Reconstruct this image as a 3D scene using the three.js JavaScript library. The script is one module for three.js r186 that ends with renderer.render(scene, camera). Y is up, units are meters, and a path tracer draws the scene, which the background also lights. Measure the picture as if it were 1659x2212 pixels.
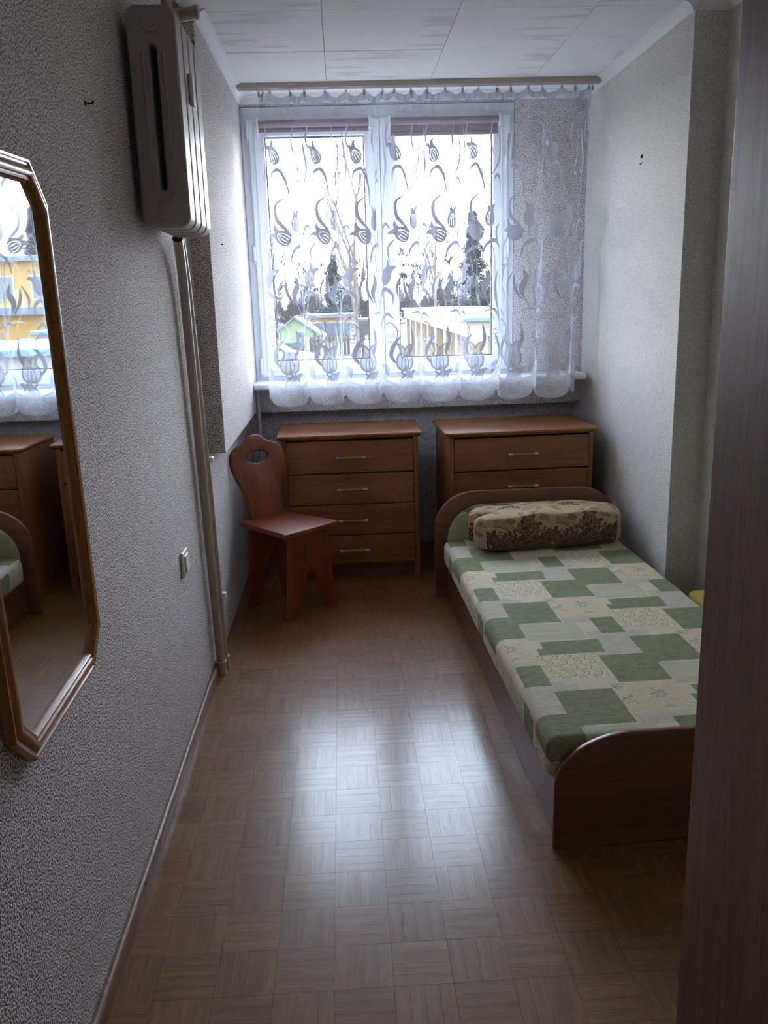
import * as THREE from 'three';
import { RoundedBoxGeometry } from 'three/addons/geometries/RoundedBoxGeometry.js';
import { mergeGeometries, toCreasedNormals } from 'three/addons/utils/BufferGeometryUtils.js';

// ------------------------------------------------------------------ camera, sky, sun, exposure
const scene = new THREE.Scene();
const camera = new THREE.PerspectiveCamera(61.753, 1659 / 2212, 0.03, 400);
camera.position.set(0, 1.45, 0);
camera.rotation.set(-14.1 * Math.PI / 180, -2.36 * Math.PI / 180, -1.717 * Math.PI / 180, 'YXZ');
camera.rotation.order = 'YXZ';

const renderer = new THREE.WebGLRenderer({ antialias: true });
renderer.toneMapping = THREE.LinearToneMapping;
renderer.toneMappingExposure = 35;
renderer.shadowMap.enabled = true;

// evening sky: bright and whitish round the hidden low sun ahead, bluer overhead, dimmer behind
function makeSky() {
  const W = 256, H = 128, d = new Float32Array(W * H * 4);
  for (let j = 0; j < H; j++) for (let i = 0; i < W; i++) {
    const el = ((j + 0.5) / H - 0.5) * Math.PI, az = ((i + 0.5) / W - 0.5) * 2 * Math.PI, up = Math.sin(el), t = Math.pow(Math.max(0, up), 0.55);
    const k = (j * W + i) * 4, ahead = -Math.sin(az) * Math.cos(el), glow = 0.17 + 0.83 * Math.pow(0.5 + 0.5 * ahead, 3);   // brighter round the low hidden sun, beyond the gardens
    const low = [1.07, 1.12, 1.17], high = [0.47, 0.64, 0.93], below = [0.26, 0.26, 0.25];
    for (let c = 0; c < 3; c++) d[k + c] = up < 0 ? below[c] * 0.6 : (low[c] + (high[c] - low[c]) * t) * glow * 1.22;
    d[k + 3] = 1;
  }
  const t = new THREE.DataTexture(d, W, H, THREE.RGBAFormat, THREE.FloatType);
  t.mapping = THREE.EquirectangularReflectionMapping; t.magFilter = t.minFilter = THREE.LinearFilter;
  t.wrapS = THREE.RepeatWrapping; t.needsUpdate = true; return t;
}
scene.background = makeSky();

// ------------------------------------------------------------------ small helpers
const V2 = (x, y) => new THREE.Vector2(x, y), V3 = (x, y, z) => new THREE.Vector3(x, y, z);
let SEED = 7;
const rnd = () => { SEED = (SEED + 0x6d2b79f5) | 0; let t = Math.imul(SEED ^ (SEED >>> 15), 1 | SEED); t = (t + Math.imul(t ^ (t >>> 7), 61 | t)) ^ t; return ((t ^ (t >>> 14)) >>> 0) / 4294967296; };
const R = (a, b) => a + (b - a) * rnd();
const clamp = (x, a = 0, b = 1) => Math.min(b, Math.max(a, x));
const sstep = (a, b, x) => { const t = clamp((x - a) / (b - a)); return t * t * (3 - 2 * t); };
const mixc = (a, b, t) => [a[0] + (b[0] - a[0]) * t, a[1] + (b[1] - a[1]) * t, a[2] + (b[2] - a[2]) * t];

const taken = {};
function numbered(name) { const n = taken[name] = (taken[name] ?? -1) + 1; return n ? `${name}_${String(n).padStart(3, '0')}` : name; }
function mesh(name, geometry, material, parent) {
  const m = new THREE.Mesh(Array.isArray(geometry) ? merge(geometry) : geometry, material);
  m.name = name; m.castShadow = m.receiveShadow = true; if (parent) parent.add(m); return m;
}
function merge(list) {
  return mergeGeometries(list.map((g) => {
    const q = g.index ? g.toNonIndexed() : g.clone();
    for (const k of Object.keys(q.attributes)) if (!['position', 'normal', 'uv'].includes(k)) q.deleteAttribute(k);
    if (!q.attributes.uv) q.setAttribute('uv', new THREE.BufferAttribute(new Float32Array(q.attributes.position.count * 2), 2));
    return q;
  }));
}
function thing(name, label, category, pos = [0, 0, 0], turn = 0, group) {
  const o = new THREE.Group(); o.name = numbered(name); o.position.set(...pos); o.rotation.y = turn;
  o.userData = { label, category }; if (group) o.userData.group = group; scene.add(o); return o;
}
function tag(o, label, category, group) { o.name = numbered(o.name); o.userData = { label, category }; if (group) o.userData.group = group; scene.add(o); return o; }
function struct(name, geometry, material, label, category = 'room') {
  const o = geometry ? mesh(name, geometry, material) : new THREE.Group();
  o.name = name; o.userData = { kind: 'structure', label, category }; scene.add(o); return o;
}
// uv in metres from position, by the way each face looks; grain 'x' turns the texture's u along x where it can
function boxUV(g, swap = false, off = [0, 0]) {
  const q = g.index ? g.toNonIndexed() : g, p = q.attributes.position, n = p.count, uv = new Float32Array(n * 2);
  const a = V3(), b = V3(), c = V3();
  for (let i = 0; i < n; i += 3) {
    a.fromBufferAttribute(p, i); b.fromBufferAttribute(p, i + 1); c.fromBufferAttribute(p, i + 2);
    const m = b.clone().sub(a).cross(c.clone().sub(a)), ax = Math.abs(m.x), ay = Math.abs(m.y), az = Math.abs(m.z);
    [a, b, c].forEach((v, k) => {
      let s, t;
      if (ax >= ay && ax >= az) { s = v.z; t = v.y; } else if (ay >= az) { s = v.x; t = v.z; } else { s = v.x; t = v.y; }
      if (swap) [s, t] = [t, s];
      uv[(i + k) * 2] = s + off[0]; uv[(i + k) * 2 + 1] = t + off[1];
    });
  }
  q.setAttribute('uv', new THREE.BufferAttribute(uv, 2)); return q;
}
// box by its limits, with small rounded edges
function bx(x0, x1, y0, y1, z0, z1, r = 0, swap = false) {
  const w = x1 - x0, h = y1 - y0, d = z1 - z0;
  const g = r ? new RoundedBoxGeometry(w, h, d, 2, Math.min(r, w / 2.01, h / 2.01, d / 2.01)) : new THREE.BoxGeometry(w, h, d);
  g.translate((x0 + x1) / 2, (y0 + y1) / 2, (z0 + z1) / 2); return boxUV(g, swap);
}
function extrude(shape, depth, bevel = 0.002, steps = 10, segs = 2) {
  return new THREE.ExtrudeGeometry(shape, { depth: depth - 2 * bevel, bevelEnabled: bevel > 0, bevelThickness: bevel, bevelSize: bevel, bevelOffset: -bevel, bevelSegments: segs, curveSegments: steps }).translate(0, 0, bevel);
}
function tube(points, r, seg = 24, rad = 10) { return new THREE.TubeGeometry(new THREE.CatmullRomCurve3(points.map((p) => V3(...p)), false, 'catmullrom', 0.15), seg, r, rad, false); }
function rod(a, b, r0, r1 = r0, n = 10) {
  const A = V3(...a), B = V3(...b), d = B.clone().sub(A), g = new THREE.CylinderGeometry(r1, r0, d.length(), n, 1);
  g.applyQuaternion(new THREE.Quaternion().setFromUnitVectors(V3(0, 1, 0), d.clone().normalize())); g.translate(...A.add(B).multiplyScalar(0.5).toArray()); return g;
}
function roundRect(s, x0, y0, x1, y1, r) {
  s.moveTo(x0 + r, y0); s.lineTo(x1 - r, y0); s.absarc(x1 - r, y0 + r, r, -Math.PI / 2, 0); s.lineTo(x1, y1 - r); s.absarc(x1 - r, y1 - r, r, 0, Math.PI / 2);
  s.lineTo(x0 + r, y1); s.absarc(x0 + r, y1 - r, r, Math.PI / 2, Math.PI); s.lineTo(x0, y0 + r); s.absarc(x0 + r, y0 + r, r, Math.PI, Math.PI * 1.5); return s;
}

// ------------------------------------------------------------------ noise and textures
function hash(i, j, s) { let h = Math.imul(i, 374761393) ^ Math.imul(j, 668265263) ^ Math.imul(s, 2147483647 ^ 0x5bd1e995); h = Math.imul(h ^ (h >>> 13), 1274126177); h = Math.imul(h ^ (h >>> 15), 2246822519); return ((h ^ (h >>> 16)) >>> 0) / 4294967296; }
function vn(x, y, px, py, s) {       // value noise that tiles after px, py cells
  const xi = Math.floor(x), yi = Math.floor(y), fx = x - xi, fy = y - yi, u = fx * fx * (3 - 2 * fx), v = fy * fy * (3 - 2 * fy);
  const w = (a, p) => ((a % p) + p) % p, x0 = w(xi, px), x1 = w(xi + 1, px), y0 = w(yi, py), y1 = w(yi + 1, py);
  const a = hash(x0, y0, s), b = hash(x1, y0, s), c = hash(x0, y1, s), d = hash(x1, y1, s);
  return a + (b - a) * u + (c - a) * v + (a - b - c + d) * u * v;
}
function fbm(u, v, px, py, s, oct = 4) { let t = 0, a = 0.5, k = 1; for (let o = 0; o < oct; o++) { t += a * vn(u * px * k, v * py * k, px * k, py * k, s + o * 17); a *= 0.5; k *= 2; } return t / (1 - Math.pow(0.5, oct)); }
function dataTex(w, h, fn, srgb = true) {
  const d = new Uint8Array(w * h * 4);
  for (let j = 0; j < h; j++) for (let i = 0; i < w; i++) {
    const c = fn((i + 0.5) / w, (j + 0.5) / h, i, j), k = (j * w + i) * 4;
    if (typeof c === 'number') d[k] = d[k + 1] = d[k + 2] = clamp(c) * 255; else { d[k] = clamp(c[0], 0, 255); d[k + 1] = clamp(c[1], 0, 255); d[k + 2] = clamp(c[2], 0, 255); }
    d[k + 3] = 255;
  }
  const t = new THREE.DataTexture(d, w, h, THREE.RGBAFormat); if (srgb) t.colorSpace = THREE.SRGBColorSpace;
  t.wrapS = t.wrapT = THREE.RepeatWrapping; t.magFilter = THREE.LinearFilter; t.minFilter = THREE.LinearMipmapLinearFilter; t.generateMipmaps = true; t.needsUpdate = true; return t;
}
function sized(t, mx, my = mx) { const q = t.clone(); q.repeat.set(1 / mx, 1 / my); q.needsUpdate = true; return q; }
function canvasTex(w, h, draw, srgb = true) {
  const c = document.createElement('canvas'); c.width = w; c.height = h; draw(c.getContext('2d'), w, h);
  const t = new THREE.CanvasTexture(c); if (srgb) t.colorSpace = THREE.SRGBColorSpace; t.wrapS = t.wrapT = THREE.RepeatWrapping; t.needsUpdate = true; return t;
}
const C = (hex) => new THREE.Color(hex);
const std = (o) => new THREE.MeshStandardMaterial(o), phys = (o) => new THREE.MeshPhysicalMaterial(o);

// worm-like relief of foam wallpaper: noise blurred at two widths, one taken from the other
const WN = 1024, worms = (() => {
  const base = new Float32Array(WN * WN); for (let i = 0; i < base.length; i++) base[i] = hash(i % WN, (i / WN) | 0, 91) - 0.5;
  const blur = (src, sg) => {
    const r = Math.ceil(sg * 2.6), k = []; let s = 0; for (let i = -r; i <= r; i++) { const e = Math.exp(-i * i / (2 * sg * sg)); k.push(e); s += e; }
    const t = new Float32Array(src.length), o = new Float32Array(src.length);
    for (let y = 0; y < WN; y++) for (let x = 0; x < WN; x++) { let a = 0; for (let i = -r; i <= r; i++) a += src[y * WN + ((x + i + WN) % WN)] * k[i + r]; t[y * WN + x] = a / s; }
    for (let y = 0; y < WN; y++) for (let x = 0; x < WN; x++) { let a = 0; for (let i = -r; i <= r; i++) a += t[((y + i + WN) % WN) * WN + x] * k[i + r]; o[y * WN + x] = a / s; }
    return o;
  };
  const a = blur(base, 2.4), b = blur(base, 4.6); let m = 0; for (let i = 0; i < a.length; i++) { a[i] -= b[i]; m += a[i] * a[i]; }
  m = Math.sqrt(m / a.length); for (let i = 0; i < a.length; i++) a[i] /= m; return a;
})();
const wormAt = (i, j) => worms[j * WN + i];
const WALLSIZE = 0.57;
const wallMap = dataTex(WN, WN, (u, v, i, j) => { const w = sstep(-1.05, 0.25, wormAt(i, j)), g = fbm(u, v, 40, 40, 5, 2) - 0.5; const c = mixc([128, 117, 111], [241, 233, 229], w); return c.map((x) => x + g * 16); });
const wallMapPale = dataTex(WN, WN, (u, v, i, j) => { const w = sstep(-1.2, 0.7, wormAt(i, j)), g = fbm(u, v, 40, 40, 5, 2) - 0.5; const c = mixc([198, 192, 182], [234, 230, 222], w); return c.map((x) => x + g * 12); });
const wallBump = dataTex(WN, WN, (u, v, i, j) => 0.5 + 0.2 * wormAt(i, j), false);

// wood: long grain along u
function woodTex(w, h, dark, light, seed, fine = 90, fleck = 0.35) {
  return dataTex(w, h, (u, v) => {
    const bend = (fbm(u, v, 3, 4, seed, 3) - 0.5) * 0.10;
    const rings = fbm(u * 0.999, v + bend, 2, 26, seed + 3, 3), fib = fbm(u, v, 14, fine * 2, seed + 9, 2), broad = fbm(u, v, 3, 5, seed + 21, 2);
    let t = 0.42 * rings + 0.30 * fib + 0.28 * broad; t = clamp((t - 0.28) * 2.2);
    const pore = sstep(0.70, 0.80, fbm(u, v, 26, fine * 2, seed + 33, 1)) * fleck;
    return mixc(mixc(dark, light, t), dark.map((x) => x * 0.7), pore);
  });
}
const alderTex = woodTex(1024, 512, [138, 84, 46], [178, 117, 70], 11, 110, 0.25);
const boardTex = woodTex(1024, 512, [104, 62, 40], [136, 84, 55], 57, 110, 0.2);
const chairTex = woodTex(512, 512, [122, 52, 18], [158, 73, 28], 31, 60, 0.2);
const doorTex = woodTex(1024, 512, [102, 62, 42], [132, 84, 58], 71, 70, 0.5);
const frameTex = woodTex(512, 256, [158, 98, 44], [206, 138, 70], 83, 60, 0.3);
const parquetTex = woodTex(1024, 512, [122, 83, 45], [147, 103, 57], 97, 60, 0.18);
const pineTex = dataTex(1024, 128, (u, v) => {
  const t = clamp((fbm(u, v, 3, 10, 41, 3) - 0.25) * 1.8); let c = mixc([116, 82, 58], [152, 110, 80], t);
  for (const [a, b, r] of [[0.13, 0.5, 0.008], [0.37, 0.3, 0.006], [0.58, 0.62, 0.009], [0.82, 0.4, 0.007]]) { const d = Math.hypot((u - a), (v - b) * 0.03); c = mixc(c, [44, 24, 16], 1 - sstep(r * 0.4, r, d)); }
  return c;
});

const M = {};
M.wall = std({ map: sized(wallMap, WALLSIZE), bumpMap: sized(wallBump, WALLSIZE), bumpScale: 0.0022, roughness: 0.92 });
M.wallPale = std({ map: sized(wallMapPale, WALLSIZE), bumpMap: sized(wallBump, WALLSIZE), bumpScale: 0.0026, roughness: 0.9 });
M.white = std({ color: C('#eceded'), roughness: 0.55 });
M.plaster = std({ color: C('#c9c7c2'), roughness: 0.9 });
const tileBump = dataTex(512, 512, (u, v) => 0.5 + 0.8 * (fbm(u, v, 4, 14, 121, 3) - 0.5) + 0.35 * (sstep(0.55, 0.75, fbm(u, v, 9, 36, 133, 2)) - 0.3), false);
const tileMap = dataTex(512, 512, (u, v) => { const s = sstep(0.50, 0.72, fbm(u, v, 5, 22, 151, 3)) * sstep(0.40, 0.62, fbm(u, v, 3, 3, 163, 2)); return mixc([238, 238, 237], [222, 219, 218], s); });
M.tile = std({ map: sized(tileMap, 1.02), bumpMap: sized(tileBump, 0.51), bumpScale: 0.0010, roughness: 0.85 });
M.upvc = phys({ color: C('#e6e9ec'), roughness: 0.3, clearcoat: 0.2, clearcoatRoughness: 0.3 });
M.gasket = std({ color: C('#3b3e42'), roughness: 0.7 });
M.glass = phys({ color: 0xffffff, transmission: 1, thickness: 0, roughness: 0, ior: 1.5 });
M.alder = phys({ map: sized(alderTex, 1.1, 0.5), roughness: 0.42, clearcoat: 0.15, clearcoatRoughness: 0.35 });
M.board = phys({ map: sized(boardTex, 1.1, 0.5), roughness: 0.4, clearcoat: 0.2, clearcoatRoughness: 0.3 });
M.edge = phys({ map: sized(alderTex, 1.1, 0.5), color: C('#ffe9d8'), roughness: 0.3, clearcoat: 0.4, clearcoatRoughness: 0.2 });
M.chair = phys({ map: sized(chairTex, 0.8, 0.4), roughness: 0.5, clearcoat: 0.18, clearcoatRoughness: 0.3 });
M.door = phys({ map: sized(doorTex, 1.2, 0.5), roughness: 0.5, clearcoat: 0.22, clearcoatRoughness: 0.4 });
M.frame = phys({ map: sized(frameTex, 0.6, 0.25), roughness: 0.32, clearcoat: 0.5, clearcoatRoughness: 0.2 });
M.pine = phys({ map: sized(pineTex, 1.6, 0.12), roughness: 0.5, clearcoat: 0.2, clearcoatRoughness: 0.3 });
M.mirror = std({ color: C('#e9efee'), metalness: 1, roughness: 0.015 });
M.radiator = phys({ color: C('#aea49a'), roughness: 0.6, clearcoat: 0.12, clearcoatRoughness: 0.25 });
M.pipe = phys({ color: C('#b9aa97'), roughness: 0.35, clearcoat: 0.3, clearcoatRoughness: 0.25 });
M.brass = std({ color: C('#a98a50'), metalness: 0.35, roughness: 0.4 });
M.nickel = std({ color: C('#c9ccd0'), metalness: 0.85, roughness: 0.28 });
M.plastic = std({ color: C('#ebe8df'), roughness: 0.4 });
M.rail = std({ color: C('#bdb0a8'), roughness: 0.5 });
M.dark = std({ color: C('#1c1a19'), roughness: 0.8 });

// ------------------------------------------------------------------ room shell
const XL = -0.565, XB = -0.492, XR = 1.345, XN = 1.48, ZB = -3.45, ZW = -4.86, CEIL = 2.48;
struct('floor_base', bx(-0.9, 1.8, -1.9, -0.012, -5.3, 1.7), M.plaster, 'grey base slab under the floor covering', 'floor');
struct('ceiling', bx(-0.9, 1.8, 2.492, 2.7, -5.3, 1.7), M.plaster, 'ceiling slab above the white foam tiles', 'ceiling');
struct('wall_left', bx(XL - 0.2, XL, 0, 2.492, -5.3, 0), M.wall, 'left wall papered in grey worm-patterned relief wallpaper', 'wall');
struct('wall_left_bay', bx(XL, XB, 0.855, 2.492, -5.06, ZB), M.wall, 'raised wallpapered wall box beside the left edge of the window', 'wall');
struct('wall_right', bx(XN, XN + 0.22, 0, 2.492, ZB - 0.05, 0), M.wallPale, 'near right wall behind the open door, set back from the window bay', 'wall');
struct('wall_right_bay', bx(XR, XN + 0.22, 0, 2.492, -5.3, ZB), M.wallPale, 'pale wallpapered right wall of the window bay with its dark end face', 'wall');
struct('wall_window', [
  bx(0.955, XR, 0.835, 2.492, -5.06, ZW), bx(XB, 0.955, 0.835, 0.98, -5.06, ZW), bx(XB, 0.955, 2.43, 2.492, -5.06, ZW),
  bx(XL, XR, 0, 0.835, -5.26, -4.98), bx(XL, XR, 0.835, 0.84, -5.26, -4.99),
], M.wall, 'window wall papered in grey worm-patterned wallpaper, stepping back below the sill', 'wall');
struct('wall_door', [
  bx(XL - 0.2, -0.47, 0, 2.492, -0.14, 0.0), bx(0.49, XN + 0.22, 0, 2.492, -0.14, 0.0), bx(-0.47, 0.49, 2.06, 2.492, -0.14, 0.0),
], M.wallPale, 'wall with the doorway that the room is seen from', 'wall');
struct('wall_hall', [
  bx(-0.9, -0.7, 0, 2.492, 0.0, 1.7), bx(1.3, 1.5, 0, 2.492, 0.0, 1.7), bx(-0.7, 1.3, 0, 2.492, 1.5, 1.7),
], M.plaster, 'plain walls of the hallway outside the doorway', 'wall');

// ceiling tiles, half a metre square, each with bevelled edges
{
  const ceil = scene.getObjectByName('ceiling');
  const xs = [-0.70, -0.541, -0.03, 0.481, 0.992, 1.503], zs = []; for (let z = -5.13; z < 0; z += 0.54) zs.push(z);
  const w = 0.511, d = 0.54, made = {};
  for (let i = 0; i + 1 < xs.length; i++) for (let j = 0; j < zs.length; j++) {
    const x0 = Math.max(xs[i], XL + 0.002), x1 = Math.min(xs[i + 1], 1.478), z0 = Math.max(zs[j], ZW + 0.001), z1 = Math.min(zs[j] + d, -0.14);
    if (x1 - x0 < 0.03 || z1 - z0 < 0.03) continue;
    const key = [x1 - x0, z1 - z0, (i * 7 + j * 3) % 4].map((q) => q.toFixed(3)).join();
    made[key] ??= (() => {
      const g = new RoundedBoxGeometry(x1 - x0 - 0.0012, 0.016, z1 - z0 - 0.0012, 1, 0.002); return boxUV(g, false, [((i * 7 + j * 3) % 4) * 0.37, j % 2 * 0.21]);
    })();
    const t = mesh('ceiling_tile', made[key], M.tile, ceil); t.position.set((x0 + x1) / 2, CEIL + 0.006 + R(-0.0008, 0.0008), (z0 + z1) / 2);
  }
}
// coving where walls and ceiling meet
function cove(len) {
  const s = new THREE.Shape(); s.moveTo(0, 0); s.lineTo(0.042, 0); s.lineTo(0.042, -0.005); s.quadraticCurveTo(0.014, -0.012, 0.006, -0.042); s.lineTo(0, -0.042); s.closePath();
  return extrude(s, len, 0, 6);
}
{
  const put = (g, turn, x, z) => g.rotateY(turn).translate(x, CEIL, z);
  struct('trim_1', put(cove(1.4), Math.PI, XR, -3.45), M.white, 'white foam coving along the top of the right wall', 'coving');
  struct('trim_2', put(cove(1.36), 0, XB, -4.83), M.white, 'white foam coving along the top of the left wall box', 'coving');
  struct('trim_3', put(cove(1.837), -Math.PI / 2, XR, ZW), M.white, 'white foam coving above the window', 'coving');
  struct('trim_4', put(cove(0.135), -Math.PI / 2, XN, ZB), M.white, 'short white coving above the dark end of the right bay wall', 'coving');
  struct('trim_5', put(cove(3.3), Math.PI, XN, -0.14), M.white, 'white foam coving along the near right wall', 'coving');
}
// skirting board of brown pine on the left wall
{
  const s = new THREE.Shape(); s.moveTo(0, 0); s.lineTo(0.017, 0); s.lineTo(0.017, 0.036); s.quadraticCurveTo(0.016, 0.044, 0.008, 0.046); s.lineTo(0, 0.046); s.closePath();
  const one = (z0, z1) => { const g = extrude(s, z1 - z0, 0.0006, 5, 1).translate(XL, 0, z0); return boxUV(g); };
  const b = struct('baseboard_left', one(-3.26, -2.062), M.pine, 'narrow brown pine skirting board with dark knots along the left wall', 'skirting');
  mesh('skirting_length', one(-2.06, -0.15), M.pine, b);
}

// floor: parquet blocks of four strips, turned by a quarter from block to block
{
  const floor = struct('floor', bx(-0.9, 1.6, -0.012, -0.0075, -5.26, 1.6), std({ color: C('#5a4434'), roughness: 0.8 }), 'brown parquet floor of small blocks laid in alternating directions, worn and shiny', 'floor');
  const parquet = phys({ map: sized(parquetTex, 0.9, 0.42), bumpMap: sized(dataTex(512, 512, (u, v) => 0.55 * fbm(u, v, 5, 5, 203, 3) + 0.2 * fbm(u, v, 60, 60, 207, 2), false), 1.1), bumpScale: 0.0016, roughness: 0.5, specularIntensity: 0.45, clearcoat: 0.5, clearcoatRoughness: 0.19 });
  const B = 0.13, n = 4, w = B / n, gap = 0.0004, bev = 0.00015, vars = [];
  for (let k = 0; k < 10; k++) {
    const list = [];
    for (let i = 0; i < n; i++) {
      const top = R(-0.00004, 0.00004), g = new THREE.BoxGeometry(B - gap, 0.008, w - (i === 0 || i === n - 1 ? gap / 2 : 0.00005)), p = g.attributes.position;
      for (let q = 0; q < p.count; q++) if (p.getY(q) > 0) { p.setY(q, p.getY(q) + top); p.setX(q, p.getX(q) - Math.sign(p.getX(q)) * bev); p.setZ(q, p.getZ(q) - Math.sign(p.getZ(q)) * bev); }
      g.translate(0, -0.004, -B / 2 + w * (i + 0.5)); g.computeVertexNormals();
      list.push(boxUV(g, false, [R(0, 0.9), R(0, 0.42)]));
    }
    vars.push(merge(list));
  }
  const spots = [];
  for (let x = -0.075 - 5 * B + B / 2; x < 1.55; x += B) for (let z = -3.368 - 14 * B + B / 2; z < 0.0; z += B) {
    if (x < XL - B / 2 || x > XN + B / 2 || z < -4.98 - B / 2) continue;
    const ix = Math.round((x + 5) / B), iz = Math.round((z + 9) / B);
    const inView = x < 0.55 && x > -0.6 && z < -1.2 && z > -4.4 && x / -z < 0.49;
    spots.push([x, z, (ix + iz) % 2, inView ? (z < -1.28 ? -z : 9) + (x < 0.5 ? 0 : 3) : 20]);
  }
  spots.sort((a, b) => a[3] - b[3]);
  const rest = [];
  const shade = ['#fff8f0', '#f8efe4', '#ffffff', '#f3e8dc', '#fdf2e4'].map((h) => { const m = parquet.clone(); m.color = C(h); return m; });
  spots.forEach(([x, z, turn], k) => {
    const g = vars[Math.floor(rnd() * vars.length)], a = turn ? Math.PI / 2 : 0, flip = rnd() < 0.5 ? Math.PI : 0;
    if (k < 300) { const m = mesh('parquet_block', g, shade[Math.floor(rnd() * 5)], floor); m.position.set(x, 0, z); m.rotation.y = a + flip; } else rest.push(g.clone().rotateY(a + flip).translate(x, 0, z));
  });
  const far = mesh('parquet_blocks', rest, parquet, floor); far.userData.kind = 'stuff';
}

// ------------------------------------------------------------------ window
function ring(x0, y0, x1, y1, w, z0, z1, bev = 0.004) {
  const s = new THREE.Shape(); s.moveTo(x0, y0); s.lineTo(x1, y0); s.lineTo(x1, y1); s.lineTo(x0, y1); s.closePath();
  const h = new THREE.Path(); h.moveTo(x0 + w, y0 + w); h.lineTo(x0 + w, y1 - w); h.lineTo(x1 - w, y1 - w); h.lineTo(x1 - w, y0 + w); h.closePath(); s.holes.push(h);
  return boxUV(extrude(s, z1 - z0, bev, 4, 2).translate(0, 0, z0));
}
{
  const win = struct('window_1', null, null, 'white plastic two-sash window with wide frame behind the lace curtain', 'window');
  mesh('window_frame', [ring(XB + 0.001, 0.984, 0.954, 2.428, 0.076, -4.95, -4.868), bx(0.205, 0.265, 1.05, 2.36, -4.95, -4.932)], M.upvc, win);
  for (const [x0, x1, side] of [[-0.452, 0.234, 1], [0.236, 0.918, -1]]) {
    const sash = mesh('sash', [ring(x0, 1.034, x1, 2.362, 0.082, -4.93, -4.845, 0.007), ring(x0 + 0.03, 1.064, x1 - 0.03, 2.332, 0.052, -4.846, -4.838, 0.004)], M.upvc, win);
    mesh('gasket', ring(x0 + 0.08, 1.114, x1 - 0.08, 2.282, 0.008, -4.886, -4.872, 0.001), M.gasket, sash);
    mesh('pane', bx(x0 + 0.08, x1 - 0.08, 1.114, 2.282, -4.8995, -4.8955), M.glass, sash);
    const hx = side > 0 ? x0 - 0.004 : x1 + 0.004;
    for (const [y0, y1] of [[1.05, 1.13], [1.66, 1.73], [2.27, 2.36]]) mesh('hinge', [rod([hx, y0, -4.852], [hx, y1, -4.852], 0.009, 0.009, 12), rod([hx, y0 - 0.018, -4.856], [hx, y0 - 0.002, -4.856], 0.007, 0.007, 10), rod([hx, y1, -4.852], [hx, y1 + 0.008, -4.852], 0.006, 0.004, 10)], M.upvc, sash);
  }
  mesh('window_handle', [bx(0.243, 0.275, 1.60, 1.67, -4.838, -4.829, 0.003), bx(0.249, 0.269, 1.51, 1.65, -4.829, -4.806, 0.006)], M.upvc, win);
}
// roller blinds rolled up at the top of each sash
function blind(x0, x1, ybot, label) {
  const t = thing('roller_blind', label, 'blind', [0, 0, 0], 0, 'rolled-up mauve blinds on the window sashes');
  const fab = M.blind ??= std({ map: sized(dataTex(256, 256, (u, v) => { const w = 0.5 + 0.5 * Math.sin(u * 512) * Math.sin(v * 512); return mixc([120, 104, 108], [150, 132, 134], 0.5 * w + 0.5 * fbm(u, v, 30, 30, 301, 2)); }), 0.2), roughness: 0.9 });
  mesh('fabric_roll', boxUV(rod([x0 + 0.012, 2.335, -4.815], [x1 - 0.012, 2.335, -4.815], 0.019, 0.019, 24)), fab, t);
  mesh('fabric_sheet', bx(x0 + 0.014, x1 - 0.014, ybot + 0.016, 2.337, -4.8335, -4.8322), fab, t);
  mesh('bottom_bar', bx(x0 + 0.012, x1 - 0.012, ybot, ybot + 0.017, -4.8365, -4.8285, 0.003), fab, t);
  for (const x of [x0, x1 - 0.012]) mesh('bracket', bx(x, x + 0.012, 2.305, 2.362, -4.838, -4.795, 0.004), M.upvc, t);
  const cx = x0 + 0.005, pts = []; for (let k = 0; k <= 20; k++) { const a = k / 20 * Math.PI * 2; pts.push([cx, 2.30 + Math.cos(a) * 0.036, -4.80 + Math.sin(a) * 0.008]); }
  mesh('pull_chain', tube(pts, 0.0016, 40, 5), M.plastic, t);
}
blind(-0.405, 0.19, 2.296, 'mauve roller blind rolled up above the left window pane');
blind(0.282, 0.872, 2.268, 'mauve roller blind hanging a little lower above the right window pane');

// window sill
{
  const s = new THREE.Shape(); s.moveTo(-4.868, 0.981); s.lineTo(-4.655, 0.981); s.quadraticCurveTo(-4.645, 0.982, -4.645, 0.992); s.lineTo(-4.646, 1.003); s.quadraticCurveTo(-4.648, 1.014, -4.664, 1.015); s.lineTo(-4.868, 1.015); s.closePath();
  const g = extrude(s, 1.806, 0.004, 6, 2).rotateY(-Math.PI / 2).translate(1.317, 0, 0);
  tag(mesh('window_sill', g, M.upvc), 'long white window sill with rounded front edge below the lace curtain', 'sill');
}

// ------------------------------------------------------------------ curtain rail and lace curtain
{
  const rail = thing('curtain_rail', 'pale grooved plastic curtain rail fixed to the ceiling above the window', 'curtain rail', [0, 0, -4.6]);
  const s = new THREE.Shape(); const p = [[-0.028, 2.478], [0.028, 2.478], [0.028, 2.464], [0.024, 2.464], [0.024, 2.460], [0.028, 2.460], [0.028, 2.453], [0.010, 2.453], [0.010, 2.458], [0.004, 2.458], [0.004, 2.453], [-0.004, 2.453], [-0.004, 2.458], [-0.010, 2.458], [-0.010, 2.453], [-0.028, 2.453]];
  p.forEach(([x, y], i) => (i ? s.lineTo(x, y) : s.moveTo(x, y))); s.closePath();
  mesh('track', extrude(s, 1.80, 0, 2).rotateY(Math.PI / 2).translate(-0.46, 0, 0), M.rail, rail);
  for (const x of [-0.463, 1.341]) mesh('end_cap', bx(x - 0.003, x + 0.003, 2.452, 2.4785, -0.029, 0.029, 0.001), M.rail, rail);
}
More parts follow.
